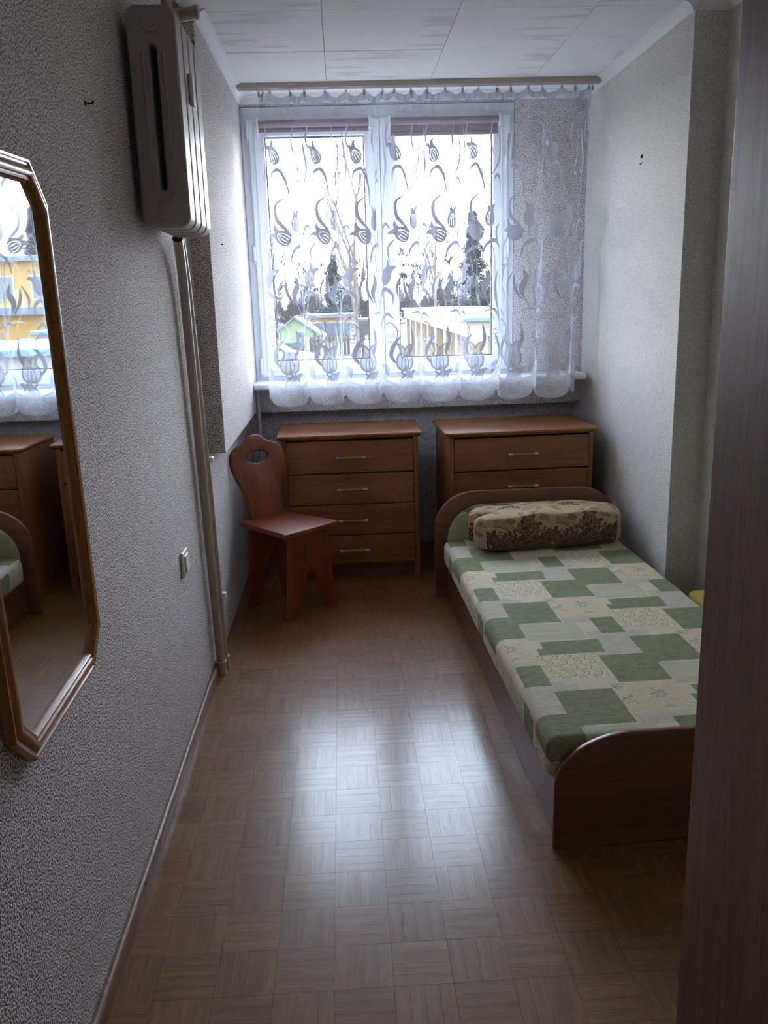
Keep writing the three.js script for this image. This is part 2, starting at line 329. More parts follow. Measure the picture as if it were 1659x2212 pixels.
{
  const cur = thing('lace_curtain', 'sheer white lace curtain with embroidered tulips and scalloped hem across the window', 'curtain', [0, 0, 0]);
  const HOOK = [557, 566, 581, 624, 655, 699, 744, 783, 823, 848, 884, 920, 957, 996, 1030, 1071, 1101, 1137, 1171, 1211, 1243, 1272, 1281].map((p) => -0.461 + (p - 515) * 0.002292);
  const ZC = -4.6, TOP = 2.438, H0 = 1.480;
  // lace, one repeat 0.44 m wide and 1.56 m high; brightness is how opaque it is
  const TW = 1024, TH = 2048, RW = 0.46, LAMW = RW / 2, RH = 1.58, S = TW / RW, SY = TH / RH;
  const lace = canvasTex(TW, TH, (g) => {
    const grey = (a) => { const v = Math.round(a * 255); return `rgb(${v},${v},${v})`; };
    const Y = (y) => TH - y * SY;                 // y metres above the lowest scallop
    g.fillStyle = grey(0.16); g.fillRect(0, 0, TW, TH);
    g.fillStyle = grey(0.25); g.fillRect(0, Y(0.22), TW, TH); g.fillStyle = grey(0.19); for (let x = 0; x < TW; x += 5) g.fillRect(x, 0, 2, TH);  // lower ground more opaque, painting in overlapped folds and brightness near the sill
    g.lineCap = 'round'; g.lineJoin = 'round';
    const wrap = (fn) => { for (const dx of [-TW, 0, TW]) { g.save(); g.translate(dx, 0); fn(); g.restore(); } };
    const stroke = (pts, w0, w1, a) => wrap(() => {          // tapering leaf or stem
      const c = new THREE.CatmullRomCurve3(pts.map(([x, y]) => V3(x * S, Y(y), 0))), n = 40; g.fillStyle = grey(a); g.beginPath();
      const L = [], Rr = [];
      for (let i = 0; i <= n; i++) { const t = i / n, q = c.getPoint(t), d = c.getTangent(t), w = (w0 + (w1 - w0) * Math.sin(Math.PI * Math.min(1, t * 1.02))) * S / 2; L.push([q.x - d.y * w, q.y + d.x * w]); Rr.unshift([q.x + d.y * w, q.y - d.x * w]); }
      [...L, ...Rr].forEach(([x, y], i) => (i ? g.lineTo(x, y) : g.moveTo(x, y))); g.closePath(); g.fill();
    });
    const tulip = (x, y, turn, k, body = 0.955, line = 1) => wrap(() => {
      g.save(); g.translate(x * S, Y(y)); g.rotate(turn); g.scale(k * S, k * S);
      const P = new Path2D('M0 0.032 C-0.024 0.032 -0.024 0.002 -0.014 -0.012 C-0.010 -0.020 -0.014 -0.030 -0.022 -0.040 C-0.008 -0.036 -0.002 -0.028 0 -0.020 C0.002 -0.028 0.008 -0.038 0.020 -0.036 C0.012 -0.028 0.011 -0.018 0.014 -0.010 C0.024 0.002 0.024 0.032 0 0.032 Z');
      g.fillStyle = grey(body); g.fill(P); g.strokeStyle = grey(line); g.lineWidth = 0.0042; g.stroke(P);
      g.strokeStyle = grey(body * 0.955); g.lineWidth = 0.0022;
      for (const s of [-1, -0.35, 0.35, 1]) { g.beginPath(); g.moveTo(s * 0.012, 0.024); g.bezierCurveTo(s * 0.018, 0.008, s * 0.010, -0.002, s * 0.004, -0.012); g.stroke(); }
      g.strokeStyle = grey(line); g.lineWidth = 0.0024;
      for (const s of [-0.7, 0, 0.7]) { g.beginPath(); g.moveTo(s * 0.010, 0.029); g.bezierCurveTo(s * 0.016, 0.010, s * 0.008, 0, s * 0.004, -0.008); g.stroke(); }
      g.restore();
    });
    const pollen = (x, y) => wrap(() => { g.strokeStyle = grey(0.6); g.lineWidth = 0.0014 * S; for (const [a, b] of [[-0.006, 0.01], [0, 0.016], [0.007, 0.011], [0.002, 0.024]]) { g.beginPath(); g.arc((x + a) * S, Y(y + b), 0.0035 * S, 0, 6.3); g.stroke(); } });
    const curl = (x, y, s) => wrap(() => { g.strokeStyle = grey(0.8); g.lineWidth = 0.0022 * S; g.beginPath(); for (let i = 0; i <= 60; i++) { const t = i / 60, a = t * 15 * s, r = 0.024 * (1 - t * 0.75); const px = (x + Math.cos(a) * r * 0.9) * S, py = Y(y - t * 0.075 + Math.sin(a) * r); i ? g.lineTo(px, py) : g.moveTo(px, py); } g.stroke(); });
    // drawn in centimetres from the middle of a repeat, heights above the lowest scallop
    for (const o of [0, RW / 2]) {
      const j = o ? 0.4 : 0, q = (pts) => pts.map(([x, y]) => [o + LAMW / 2 + x / 100, (y + (y > 55 ? j : 0)) / 100]);
      const leaf = (pts, w, a = 1) => stroke(q(pts), 0.0022, w * 1.25 / 100, a > 0.9 ? 1 : a), stem = (pts) => stroke(q(pts), 0.0026, 0.0036, 1), T = (x, y, r, k, body = 1) => { const [[X, Yy]] = q([[x, y]]); tulip(X, Yy, r, k * 0.80, body, body < 0.9 ? 0.9 : 1); }, PN = (x, y) => { const [[X, Yy]] = q([[x, y]]); pollen(X, Yy); }, CU = (x, y, d) => { const [[X, Yy]] = q([[x, y]]); curl(X, Yy, d); };
      // top flower with its hooks and blades
      T(-3.2, 126, -0.55, 1.15); PN(-5.5, 131); stem([[-1.6, 123], [0.6, 118], [1.6, 110], [2.0, 100]]);
      leaf([[2.6, 104], [0.8, 114], [-1.0, 118.5], [-3.6, 117], [-4.0, 111]], 0.85);
      leaf([[8.2, 134], [9.8, 128], [8.6, 120], [4.6, 113]], 1.0);
      leaf([[11.0, 105], [9.6, 111], [7.6, 113.5], [5.4, 110]], 0.75);
      leaf([[0.6, 105], [-2.6, 101], [-2.4, 95], [0.8, 89], [3.2, 85]], 1.0);
      leaf([[-9.6, 137], [-8.4, 128], [-7.0, 119], [-8.4, 109]], 0.9); leaf([[5.6, 140], [4.4, 132], [5.8, 124]], 0.7);
      leaf([[-6.2, 140], [-7.2, 133], [-6.0, 127]], 0.8); stem([[-9.8, 118], [-7.8, 111], [-8.2, 101], [-9.2, 92]]);
      // middle: upright and leaning flowers
      T(4.4, 93.5, 0.08, 1.12); PN(4.0, 98); T(-1.0, 86, -1.05, 1.2); PN(-5.4, 88); stem([[4.2, 89], [4.6, 82], [6.2, 74], [6.6, 62]]); stem([[1.2, 84], [3.2, 79], [4.6, 70], [5.0, 58]]);
      leaf([[-9.4, 80], [-9.2, 86], [-6.8, 91], [-4.6, 88]], 0.8); leaf([[9.6, 90], [7.4, 87], [8.2, 80], [10.8, 77]], 0.8);
      leaf([[-3.2, 83], [-5.4, 79], [-4.8, 72]], 0.6); leaf([[1.4, 72], [2.8, 79], [6.4, 81.5], [9.4, 78], [9.2, 73]], 0.9); stem([[-11, 83], [-9, 77], [-8.6, 66]]);
      // lower flower, bud and arches
      T(-6.0, 66, 0.55, 1.18); PN(-3.6, 71); stem([[-7.4, 62.5], [-9.0, 55], [-9.4, 46]]);
      leaf([[-10.4, 42], [-9.6, 53], [-6.8, 58.5], [-3.8, 56], [-3.6, 51]], 1.0); leaf([[-8.6, 36], [-7.8, 43], [-5.6, 46.5], [-3.2, 44]], 0.9);
      leaf([[3.0, 52], [2.2, 57.5], [3.6, 62.5], [2.6, 67]], 1.7); leaf([[2.2, 52], [0.2, 58], [-0.2, 65]], 0.75); stem([[3.0, 53], [4.6, 47], [5.6, 42]]);
      leaf([[9.6, 42], [7.0, 52], [6.6, 60], [8.4, 68]], 1.1); leaf([[10.4, 55], [9.6, 62], [11.0, 70]], 0.7); leaf([[-0.6, 66], [-2.2, 60], [-1.8, 54]], 0.6);
      leaf([[9.8, 32], [9.2, 41], [6.2, 47], [2.2, 46.5]], 0.8);
      CU(-4.6, 38.5, 1); CU(6.6, 37.5, -1); stem([[-7.0, 32], [-7.4, 38], [-4.6, 42], [-2.2, 38], [-2.8, 31]]);
      leaf([[-2.0, 20], [-4.0, 25], [-3.0, 31], [-1.2, 35]], 1.1, 0.97); leaf([[7.2, 20], [9.0, 25], [7.6, 31], [6.0, 35]], 1.1, 0.97); leaf([[1.2, 24], [2.6, 32], [2.0, 40]], 0.8, 0.97);
      // hem flowers
      T(0, 23.5, 0, 1.45, 0.64); T(11.2, 22.5, 0, 1.35, 0.5); T(0.8, 12.8, 0.35, 1.05, 0.66); stem([[0, 18.4], [-1.0, 16.2], [0.2, 14.4]]);
      for (const d of [-1, 1]) { leaf([[d * 9.6, 10.5], [d * 6.2, 13.5], [d * 5.6, 18.5], [d * 8.4, 20.5]], 1.6, 0.6); leaf([[d * 5.2, 11.5], [d * 7.4, 16], [d * 10.6, 19.5]], 1.0, 0.55); }
    }
    // band itself
    g.fillStyle = grey(0.72); g.beginPath(); g.moveTo(-10, TH + 10);
    for (let i = 0; i <= 400; i++) { const x = i / 400 * RW, p = (x / (RW / 2)) % 1; const edge = 0.108 + 0.022 * Math.abs(Math.cos(p * Math.PI)) - 0.018 * (Math.abs(p - 0.5) < 0.25 ? Math.cos((p - 0.5) / 0.25 * Math.PI / 2) : 0); g.lineTo(x * S, Y(edge)); }
    g.lineTo(TW + 10, TH + 10); g.closePath(); g.fill(); g.strokeStyle = grey(0.95); g.lineWidth = 0.006 * S; g.stroke();
    g.strokeStyle = grey(1); g.lineWidth = 0.0022 * S;
    for (const o of [0, RW / 2]) wrap(() => {
      g.beginPath(); g.ellipse((o + 0.115) * S, Y(0.042), 0.026 * S, 0.03 * SY, 0, -0.5, 5.6); g.stroke(); g.beginPath(); g.ellipse((o + 0.115) * S, Y(0.04), 0.014 * S, 0.02 * SY, 0, 0.5, 4.2); g.stroke();
      for (const a of [-0.03, -0.01, 0.01, 0.03]) { g.beginPath(); g.arc((o + 0.115 + a) * S, Y(0.085), 0.005 * S, 0, 6); g.stroke(); }
      for (const s of [-1, 1]) for (let k = 0; k < 4; k++) { g.beginPath(); g.arc((o + 0.115 + s * (0.06 + 0.012 * k)) * S, Y(0.09 - 0.014 * k), (0.011 - 0.001 * k) * S, k, k + 4); g.stroke(); }
    });
    // header tape
    g.fillStyle = grey(0.86); g.fillRect(0, 0, TW, Y(1.507)); g.fillStyle = grey(0.26); g.fillRect(0, Y(1.507), TW, Y(1.45) - Y(1.507));
  }, false);
  const cloth = M.lace = phys({ color: C('#e4e8f4'), roughness: 1, transmission: 0.02, thickness: 0, ior: 1.05, specularIntensity: 0, side: THREE.DoubleSide, transparent: true, alphaMap: lace });
  // hanging surface: one soft fold to each repeat of the lace, its front wide and its back narrow; between hooks the top edge sags
  const NX = 1000, NY = 62, X0 = HOOK[0] - 0.004, X1 = HOOK[HOOK.length - 1] + 0.004, pos = [], uv = [], idx = [];
  const LAM = RW / 2, NF = 8.3, ST = NF * LAM, K = (X1 - X0) / ST;
  const vary = (n, k) => hash(n, k, 77) - 0.5;
  const fold = (s, t) => {
    const f = s / LAM - 0.5 + 0.10 * Math.sin(s * 3.3), n = Math.floor(f + 0.5), p = f * Math.PI * 2, open = 0.30 + 0.70 * Math.pow(t, 0.5), am = 1 + 0.5 * (vary(n, 1) * (0.5 + 0.5 * Math.cos(p)));
    return { z: open * am * (0.040 * Math.cos(p) + 0.008 * Math.cos(2 * p + 1.2 * vary(n, 2))) + Math.pow(1 - t, 3) * 0.010 * Math.sin(s * 150 + 2 * Math.sin(s * 31)), x: open * am * (0.024 + 0.022 * t) * Math.sin(p) + Math.pow(1 - t, 3) * 0.003 * Math.cos(s * 150 + 2 * Math.sin(s * 31)) };
  };
  const hookSag = (x) => { let i = 0; while (i + 2 < HOOK.length && x > HOOK[i + 1]) i++; const a = HOOK[i], b = HOOK[i + 1], p = clamp((x - a) / (b - a)); return -Math.sin(Math.PI * p) * Math.min(0.028, (b - a) * 0.27); };
  const hem = (s) => { const p = (((s / LAM) % 1) + 1) % 1, q = Math.abs(p - 0.5); return q < 0.27 ? -0.060 * Math.sqrt(Math.max(0, 1 - (q / 0.285) ** 2)) : 0.010 - 0.030 * Math.sqrt(Math.max(0, 1 - ((q - 0.375) / 0.125) ** 2)); };
  for (let i = 0; i <= NX; i++) {
    const s = ST * i / NX, xs = X0 + s * K, sag = hookSag(xs), top = TOP + sag, low = TOP - H0 + hem(s);
    for (let j = 0; j <= NY; j++) {
      const t = j / NY, y = top + (low - top) * t, lean = -0.026 * t, f = fold(s, t);
      const swell = 0.008 * Math.sin(y * 5 + xs * 3) * Math.sin(Math.PI * t);
      pos.push(xs + lean + f.x, y, ZC + f.z * 0.9 + swell + 0.004); uv.push(s / RW, (y - sag * Math.max(0, 1 - t * 3) - (TOP - H0 - 0.060)) / RH);
    }
  }
  const low = [];                                  // the rows of the hem, in a whiter, more translucent copy of the cloth
  for (let i = 0; i < NX; i++) for (let j = 0; j < NY; j++) { const a = i * (NY + 1) + j, b = a + NY + 1; (j >= NY - 5 ? low : idx).push(a, a + 1, b, b, a + 1, b + 1); }
  const g = new THREE.BufferGeometry(); g.setAttribute('position', new THREE.Float32BufferAttribute(pos, 3)); g.setAttribute('uv', new THREE.Float32BufferAttribute(uv, 2)); g.setIndex([...idx, ...low]); g.computeVertexNormals();
  const part = (list) => { const q = new THREE.BufferGeometry(); for (const k of ['position', 'uv', 'normal']) q.setAttribute(k, g.attributes[k]); q.setIndex(list); return q.toNonIndexed(); };
  mesh('lace_cloth', part(idx), cloth, cur);
  const hemCloth = cloth.clone(); hemCloth.transmission = 0.16; hemCloth.color = C('#eef0f8');
  mesh('scalloped_hem', part(low), hemCloth, cur);
  const hookG = merge([rod([0, 0.008, 0], [0, 0.0145, 0], 0.0022, 0.0022, 6), new THREE.TorusGeometry(0.005, 0.0016, 6, 12).translate(0, 0.004, 0), bx(-0.0055, 0.0055, -0.020, 0.0, -0.0015, 0.0015, 0.001)]);
  for (const x of HOOK) mesh('curtain_hook', hookG, M.rail, cur).position.set(x, TOP + 0.001, ZC + fold((x - X0) / K, 0).z * 0.9 + 0.004);
}

// ------------------------------------------------------------------ octagonal mirror on the left wall
{
  const zc = -1.50, yc = 1.205, t = thing('wall_mirror', 'octagonal mirror in a moulded brown wooden frame hanging on the left wall', 'mirror', [XL + 0.001, yc, zc]); t.rotation.x = 0.028;
  const hw = 0.25, hh = 0.498, c = 0.072;   // half width, half height, cut corner
  const ringAt = (o) => { const k = c + o * (Math.SQRT2 - 2) * -0 - o * 0.586 + o * 0.0; const w = hw - o, h = hh - o, q = Math.max(0.005, c - o * 0.586); void k; return [[w, -h + q], [w, h - q], [w - q, h], [-w + q, h], [-w, h - q], [-w, -h + q], [-w + q, -h], [w - q, -h]]; };
  const prof = [[0, 0], [0, 0.014], [0.003, 0.018], [0.007, 0.018], [0.009, 0.015], [0.012, 0.015], [0.018, 0.021], [0.025, 0.023], [0.030, 0.021], [0.032, 0.017], [0.035, 0.017], [0.038, 0.018], [0.040, 0.016], [0.043, 0.010], [0.045, 0.006]];
  for (let e = 0; e < 8; e++) {
    const pos = [], uv = [];
    const P = prof.map(([o, h]) => { const r = ringAt(o); return [r[e], r[(e + 1) % 8], h]; });
    const quad = (a, b, ua, ub) => {
      const [A0, A1, ha] = a, [B0, B1, hb] = b, L = Math.hypot(A1[0] - A0[0], A1[1] - A0[1]);
      const v = [[ha, A0[1], A0[0]], [ha, A1[1], A1[0]], [hb, B1[1], B1[0]], [hb, B0[1], B0[0]]], w = [[0, ua], [L, ua], [L, ub], [0, ub]];
      for (const k of [0, 1, 2, 0, 2, 3]) { pos.push(...v[k]); uv.push(w[k][0] + e * 0.13, w[k][1] + e * 0.07); }
    };
    for (let k = 0; k + 1 < P.length; k++) quad(P[k], P[k + 1], prof[k][0] * 1.4, prof[k + 1][0] * 1.4);
    const g = new THREE.BufferGeometry(); g.setAttribute('position', new THREE.Float32BufferAttribute(pos, 3)); g.setAttribute('uv', new THREE.Float32BufferAttribute(uv, 2)); g.computeVertexNormals();
    mesh('frame_side', toCreasedNormals(g, 0.7), M.frame, t);
  }
  const s = new THREE.Shape(); ringAt(0.041).forEach(([z, y], i) => (i ? s.lineTo(z, y) : s.moveTo(z, y))); s.closePath();
  mesh('mirror_glass', extrude(s, 0.005, 0.0008, 2, 1).rotateY(Math.PI / 2).translate(0.004, 0, 0), M.mirror, t);
}

// ------------------------------------------------------------------ radiator high on the left wall, its pipes
{
  const t = thing('radiator', 'old grey ribbed cast iron radiator hung high on the left wall', 'radiator', [-0.478, 1.655, -2.55]);
  const s = new THREE.Shape(); roundRect(s, -0.066, 0, 0.066, 0.565, 0.03);
  const hole = new THREE.Path(); hole.moveTo(-0.0095, 0.11); hole.absarc(0, 0.46, 0.0095, Math.PI, 0, true); hole.absarc(0, 0.11, 0.0095, 0, Math.PI, true); s.holes.push(hole);
  const one = extrude(s, 0.088, 0.007, 12, 4).translate(0, 0, -0.088), s2 = new THREE.Shape(); roundRect(s2, -0.066, 0, 0.066, 0.565, 0.03); const plain = extrude(s2, 0.088, 0.007, 12, 4).translate(0, 0, -0.088);
  const bead = tube([[-0.028, 0.45, 0], [-0.028, 0.11, 0], [-0.02, 0.088, 0], [0, 0.079, 0], [0.02, 0.088, 0], [0.028, 0.11, 0], [0.028, 0.45, 0]], 0.0035, 60, 8);
  for (let k = 0; k < 4; k++) {
    const m = mesh('radiator_section', k ? plain : [one, bead], M.radiator, t); m.position.z = -0.1 * k;
    if (k < 3) for (const y of [0.05, 0.515]) mesh('nipple', rod([0, y, -0.1 * k - 0.085], [0, y, -0.1 * k - 0.103], 0.022, 0.022, 18), M.radiator, t);
  }
  for (const y of [0.045, 0.52]) mesh('end_plug', [new THREE.CylinderGeometry(0.023, 0.026, 0.006, 28).rotateX(Math.PI / 2).translate(0, y, 0.002), new THREE.CylinderGeometry(0.013, 0.015, 0.008, 6).rotateX(Math.PI / 2).translate(0, y, 0.006)], M.radiator, t);
  mesh('heat_meter', [bx(0.0665, 0.079, 0.345, 0.43, -0.175, -0.145, 0.004)], M.plastic, t).userData.label = 'small pale plastic heat meter clipped to the ribs';
  for (const y of [0.10, 0.44]) mesh('bracket', bx(-0.087, -0.05, y, y + 0.015, -0.19, -0.178), M.radiator, t);
}
{
  const t = thing('heating_pipe', 'thick beige heating pipe running from under the radiator down to the floor', 'pipe');
  mesh('pipe_run', tube([[-0.52, 1.652, -2.925], [-0.528, 1.60, -2.99], [-0.535, 1.5, -3.05], [-0.541, 0.75, -3.15], [-0.539, 0, -3.215]], 0.0165, 60, 16), M.pipe, t);
  mesh('floor_collar', [new THREE.TorusGeometry(0.019, 0.005, 8, 20).rotateX(Math.PI / 2).translate(-0.539, 0.055, -3.21), new THREE.CylinderGeometry(0.019, 0.022, 0.05, 16).translate(-0.539, 0.025, -3.213)], M.pipe, t);
  mesh('top_elbow', [tube([[-0.50, 2.222, -2.90], [-0.49, 2.285, -2.92], [-0.47, 2.305, -2.95], [-0.41, 2.315, -2.95]], 0.019, 30, 14), new THREE.SphereGeometry(0.021, 14, 10).scale(0.5, 1, 1).translate(-0.408, 2.315, -2.95)], M.pipe, t);
  mesh('riser', rod([-0.49, 2.29, -2.92], [-0.50, 2.479, -2.90], 0.0165, 0.0165, 14), M.pipe, t);
  const u = thing('heating_pipe', 'thinner beige heating pipe standing just behind the thick one', 'pipe');
  mesh('pipe_run', tube([[-0.535, 1.66, -3.08], [-0.533, 1.5, -3.13], [-0.532, 0.75, -3.23], [-0.530, 0, -3.275]], 0.0115, 60, 12), M.pipe, u);
  mesh('floor_collar', [new THREE.TorusGeometry(0.014, 0.0045, 8, 18).rotateX(Math.PI / 2).translate(-0.530, 0.05, -3.272), new THREE.CylinderGeometry(0.014, 0.017, 0.046, 14).translate(-0.530, 0.023, -3.273)], M.pipe, u);
  for (const q of [bx(-0.533, -0.505, 0.30, 0.325, -3.282, -3.252, 0.006), bx(-0.533, -0.507, 0.86, 0.882, -3.238, -3.21, 0.006)]) mesh('pipe_clip', q, M.upvc, u);
  const v = thing('heating_pipe', 'slim grey pipe in the corner below the left end of the window sill', 'pipe');
  mesh('pipe_run', rod([-0.485, 0, -4.74], [-0.478, 0.979, -4.74], 0.0105, 0.0105, 14), M.plasterPipe = std({ color: C('#b7bac0'), roughness: 0.6 }), v);
}
// switch, hooks and plugs
{
  const t = thing('light_switch', 'white rocker light switch low on the left wall near the pipes', 'switch', [XL, 0.607, -2.77]);
  mesh('switch_plate', bx(0, 0.011, -0.042, 0.042, -0.042, 0.042, 0.004), M.plastic, t);
  const r = mesh('rocker', bx(0.008, 0.018, -0.027, 0.027, -0.027, 0.027, 0.003), M.plastic, t); r.rotation.z = 0.07;
  tag(mesh('wall_hook', [rod([XL, 1.898, -2.147], [XL + 0.018, 1.896, -2.147], 0.002, 0.002, 6), rod([XL + 0.017, 1.896, -2.147], [XL + 0.019, 1.902, -2.147], 0.002, 0.002, 6), bx(XL, XL + 0.002, 1.892, 1.902, -2.151, -2.143)], M.dark), 'small dark metal hook on the left wall beside the radiator', 'hook');
  tag(mesh('wall_plug', [bx(XR - 0.004, XR + 0.001, 2.008, 2.022, -3.977, -3.973), bx(XR - 0.004, XR + 0.001, 2.008, 2.022, -3.965, -3.961), bx(XR - 0.004, XR + 0.001, 2.008, 2.011, -3.977, -3.961)], M.dark), 'tiny dark staple in the pale right wall, above the bare nail', 'staple');
  tag(mesh('wall_nail', rod([XR - 0.009, 1.982, -3.967], [XR + 0.003, 1.992, -3.967], 0.0028, 0.002, 6), M.dark), 'tiny bare nail in the pale right wall just under the staple', 'nail');
  tag(mesh('wall_nail', rod([XB - 0.003, 1.684, -3.778], [XB + 0.008, 1.682, -3.778], 0.003, 0.003, 6), M.dark), 'tiny dark nail in the bright wall box left of the window', 'nail');
}

// ------------------------------------------------------------------ chests of drawers
function slab(w, d, h, r, under) {      // top board with rounded corners, its lower edge cut back
  const ring = (inset, y) => { const q = Math.max(0.004, r - inset), out = []; [[w / 2 - inset - q, -d + inset + q, -1], [w / 2 - inset - q, -inset - q, 0], [-w / 2 + inset + q, -inset - q, 1], [-w / 2 + inset + q, -d + inset + q, 2]].forEach(([cx, cz, k]) => { for (let i = 0; i <= 6; i++) { const a = (k + i / 6) * Math.PI / 2; out.push([cx + Math.cos(a) * q, y, cz + Math.sin(a) * q]); } }); return out; };
  const rows = [ring(under, 0), ring(0.002, h * 0.52), ring(0, h * 0.62), ring(0, h * 0.86), ring(0.0025, h)], pos = [], n = rows[0].length;
  for (let k = 0; k + 1 < rows.length; k++) for (let i = 0; i < n; i++) { const a = rows[k][i], b = rows[k][(i + 1) % n], c = rows[k + 1][(i + 1) % n], e = rows[k + 1][i]; pos.push(...a, ...c, ...b, ...a, ...e, ...c); }
  for (const [k, up] of [[0, -1], [rows.length - 1, 1]]) { const y = rows[k][0][1], c = [0, y, -d / 2]; for (let i = 0; i < n; i++) { const a = rows[k][i], b = rows[k][(i + 1) % n]; up > 0 ? pos.push(...c, ...b, ...a) : pos.push(...c, ...a, ...b); } }
  const g = new THREE.BufferGeometry(); g.setAttribute('position', new THREE.Float32BufferAttribute(pos, 3)); g.computeVertexNormals();
  // make sure it faces outwards
  const p = g.attributes.position, q = g.attributes.normal; if (p.getX(0) * q.getX(0) + (p.getZ(0) + d / 2) * q.getZ(0) < 0) { for (let i = 0; i < p.count; i += 3) for (const at of [p]) { const x = at.getX(i + 1), y = at.getY(i + 1), z = at.getZ(i + 1); at.setXYZ(i + 1, at.getX(i + 2), at.getY(i + 2), at.getZ(i + 2)); at.setXYZ(i + 2, x, y, z); } g.computeVertexNormals(); }
  return boxUV(toCreasedNormals(g, 0.5));
}
function chest(pos, turn, label, r, W = 0.70, D = 0.43) {
  const t = thing('chest_of_drawers', label, 'chest', pos, turn, 'chests of drawers under the window');
  const H = 0.752, P = 0.024;
  mesh('top', slab(W + 0.042, D + 0.045, 0.024, r, 0.016).translate(0, H, 0.028), M.alder, t);
  for (const s of [-1, 1]) mesh('side_panel', bx(s > 0 ? W / 2 - P : -W / 2, s > 0 ? W / 2 : -W / 2 + P, 0, H, -D, 0, 0.003, true), M.alder, t);
  mesh('back_panel', bx(-W / 2 + P, W / 2 - P, 0.02, H, -D, -D + 0.006), M.alder, t);
  mesh('plinth', bx(-W / 2 + P, W / 2 - P, 0, 0.078, -0.06, -0.04), M.board, t);
  mesh('bottom_panel', bx(-W / 2 + P, W / 2 - P, 0.066, 0.084, -D + 0.006, -0.022), M.alder, t);
  const ys = [0.086, 0.2425, 0.4085, 0.5745, 0.744], wv = W / 2 - P - 0.0015;
  for (let k = 0; k < 4; k++) {
    const dz = [0.001, 0.002, 0.0025, 0.004][k], gapTop = k === 3 ? 0.002 : k === 2 ? 0.0065 : 0.005;
    const d = mesh('drawer', [bx(-wv, wv, ys[k], ys[k + 1] - gapTop, -0.018 + dz, dz, 0.0026), bx(-wv + 0.02, wv - 0.02, ys[k] + 0.01, ys[k + 1] - 0.035, -D + 0.03, -0.018)], M.alder, t);
    const y = (ys[k] + ys[k + 1]) / 2 - 0.004, h = 0.077, cx = 0.004;
    mesh('handle', [rod([cx - h + 0.016, y, 0.024], [cx + h - 0.016, y, 0.024], 0.0072, 0.0072, 14)], M.brass, d);
    for (const s of [-1, 1]) mesh('handle_end', [rod([cx + s * (h - 0.022), y, 0.024], [cx + s * (h + 0.001), y, 0.024], 0.0078, 0.0078, 16), rod([cx + s * (h - 0.008), y, dz], [cx + s * (h - 0.008), y, 0.024], 0.005, 0.005, 10)], M.nickel, d);
  }
}
chest([0.014, 0, -4.345], 0.0, 'brown wooden four-drawer chest standing behind the carved chair', 0.012);
chest([0.888, 0, -4.272], 0.035, 'brown wooden chest of drawers standing half hidden behind the bed headboard', 0.045, 0.745, 0.49);

// ------------------------------------------------------------------ carved plank chair
{
  const F1 = [-0.289, -3.742], a = Math.atan2(0.695, 0.719);     // front-left seat corner; the chair faces right and towards us
  const t = thing('carved_chair', 'reddish brown rustic wooden chair with a scalloped plank back and oval hand hole', 'chair', [F1[0], 0, F1[1]], a);
  // local x along the front edge, local z forwards
  const seat = new THREE.Shape(); seat.moveTo(0.0, 0.0); seat.lineTo(0.317, 0.0); seat.quadraticCurveTo(0.325, 0.004, 0.324, 0.014); seat.lineTo(0.300, 0.362); seat.quadraticCurveTo(0.298, 0.370, 0.29, 0.371); seat.lineTo(0.026, 0.371); seat.quadraticCurveTo(0.018, 0.370, 0.017, 0.362); seat.lineTo(-0.006, 0.012); seat.quadraticCurveTo(-0.006, 0.002, 0, 0);
  mesh('seat', boxUV(toCreasedNormals(extrude(seat, 0.026, 0.006, 8, 3).rotateX(-Math.PI / 2).translate(0, 0.395, 0), 0.6)), M.chair, t);
  // back: plank leaning 10 degrees
  const b = new THREE.Shape(); b.moveTo(-0.103, -0.01); b.lineTo(0.103, -0.01);
  const half = [[0.103, 0.03], [0.105, 0.08], [0.120, 0.14], [0.146, 0.20], [0.161, 0.25], [0.162, 0.295], [0.148, 0.330], [0.122, 0.350], [0.092, 0.360], [0.060, 0.376], [0.032, 0.396], [0.0, 0.403]];
  const outline = [...half, ...half.slice(0, -1).reverse().map(([x, y]) => [-x, y])];
  const cv = new THREE.CatmullRomCurve3(outline.map(([x, y]) => V3(x, y, 0)), false, 'centripetal'); cv.getPoints(90).forEach((p) => b.lineTo(p.x, p.y)); b.closePath();
  const hole = new THREE.Path(); hole.absellipse(0, 0.293, 0.068, 0.029, 0, Math.PI * 2, true); b.holes.push(hole);
  const back = mesh('backrest', boxUV(toCreasedNormals(extrude(b, 0.022, 0.006, 24, 3).translate(0, 0, -0.011), 0.6), true), M.chair, t);
  back.position.set(0.172, 0.422, -0.348); back.rotation.x = -10 * Math.PI / 180;
  // two flared trestle boards with an arched cut
  const leg = (half0, half1) => {
    const s = new THREE.Shape(); s.moveTo(-half1, 0); s.quadraticCurveTo(-half1 + 0.03, 0.10, -half0, 0.395); s.lineTo(half0, 0.395); s.quadraticCurveTo(half1 - 0.03, 0.10, half1, 0); s.lineTo(half1 - 0.075, 0);
    s.quadraticCurveTo(half1 - 0.085, 0.055, 0.045, 0.12); s.quadraticCurveTo(0.03, 0.20, 0, 0.225); s.quadraticCurveTo(-0.03, 0.20, -0.045, 0.12); s.quadraticCurveTo(-half1 + 0.085, 0.055, -half1 + 0.075, 0); s.closePath();
    return boxUV(toCreasedNormals(extrude(s, 0.024, 0.005, 14, 2).translate(0, 0, -0.012), 0.6), true);
  };
  const lf = mesh('leg_board', leg(0.122, 0.163), M.chair, t); lf.position.set(0.16, 0.001, -0.035); 
  const lb = mesh('leg_board', leg(0.112, 0.150), M.chair, t); lb.position.set(0.16, 0.001, -0.330); lb.rotation.y = Math.PI;
  mesh('stretcher', boxUV(bx(0.148, 0.172, 0.30, 0.372, -0.325, -0.045, 0.003)), M.chair, t);
}

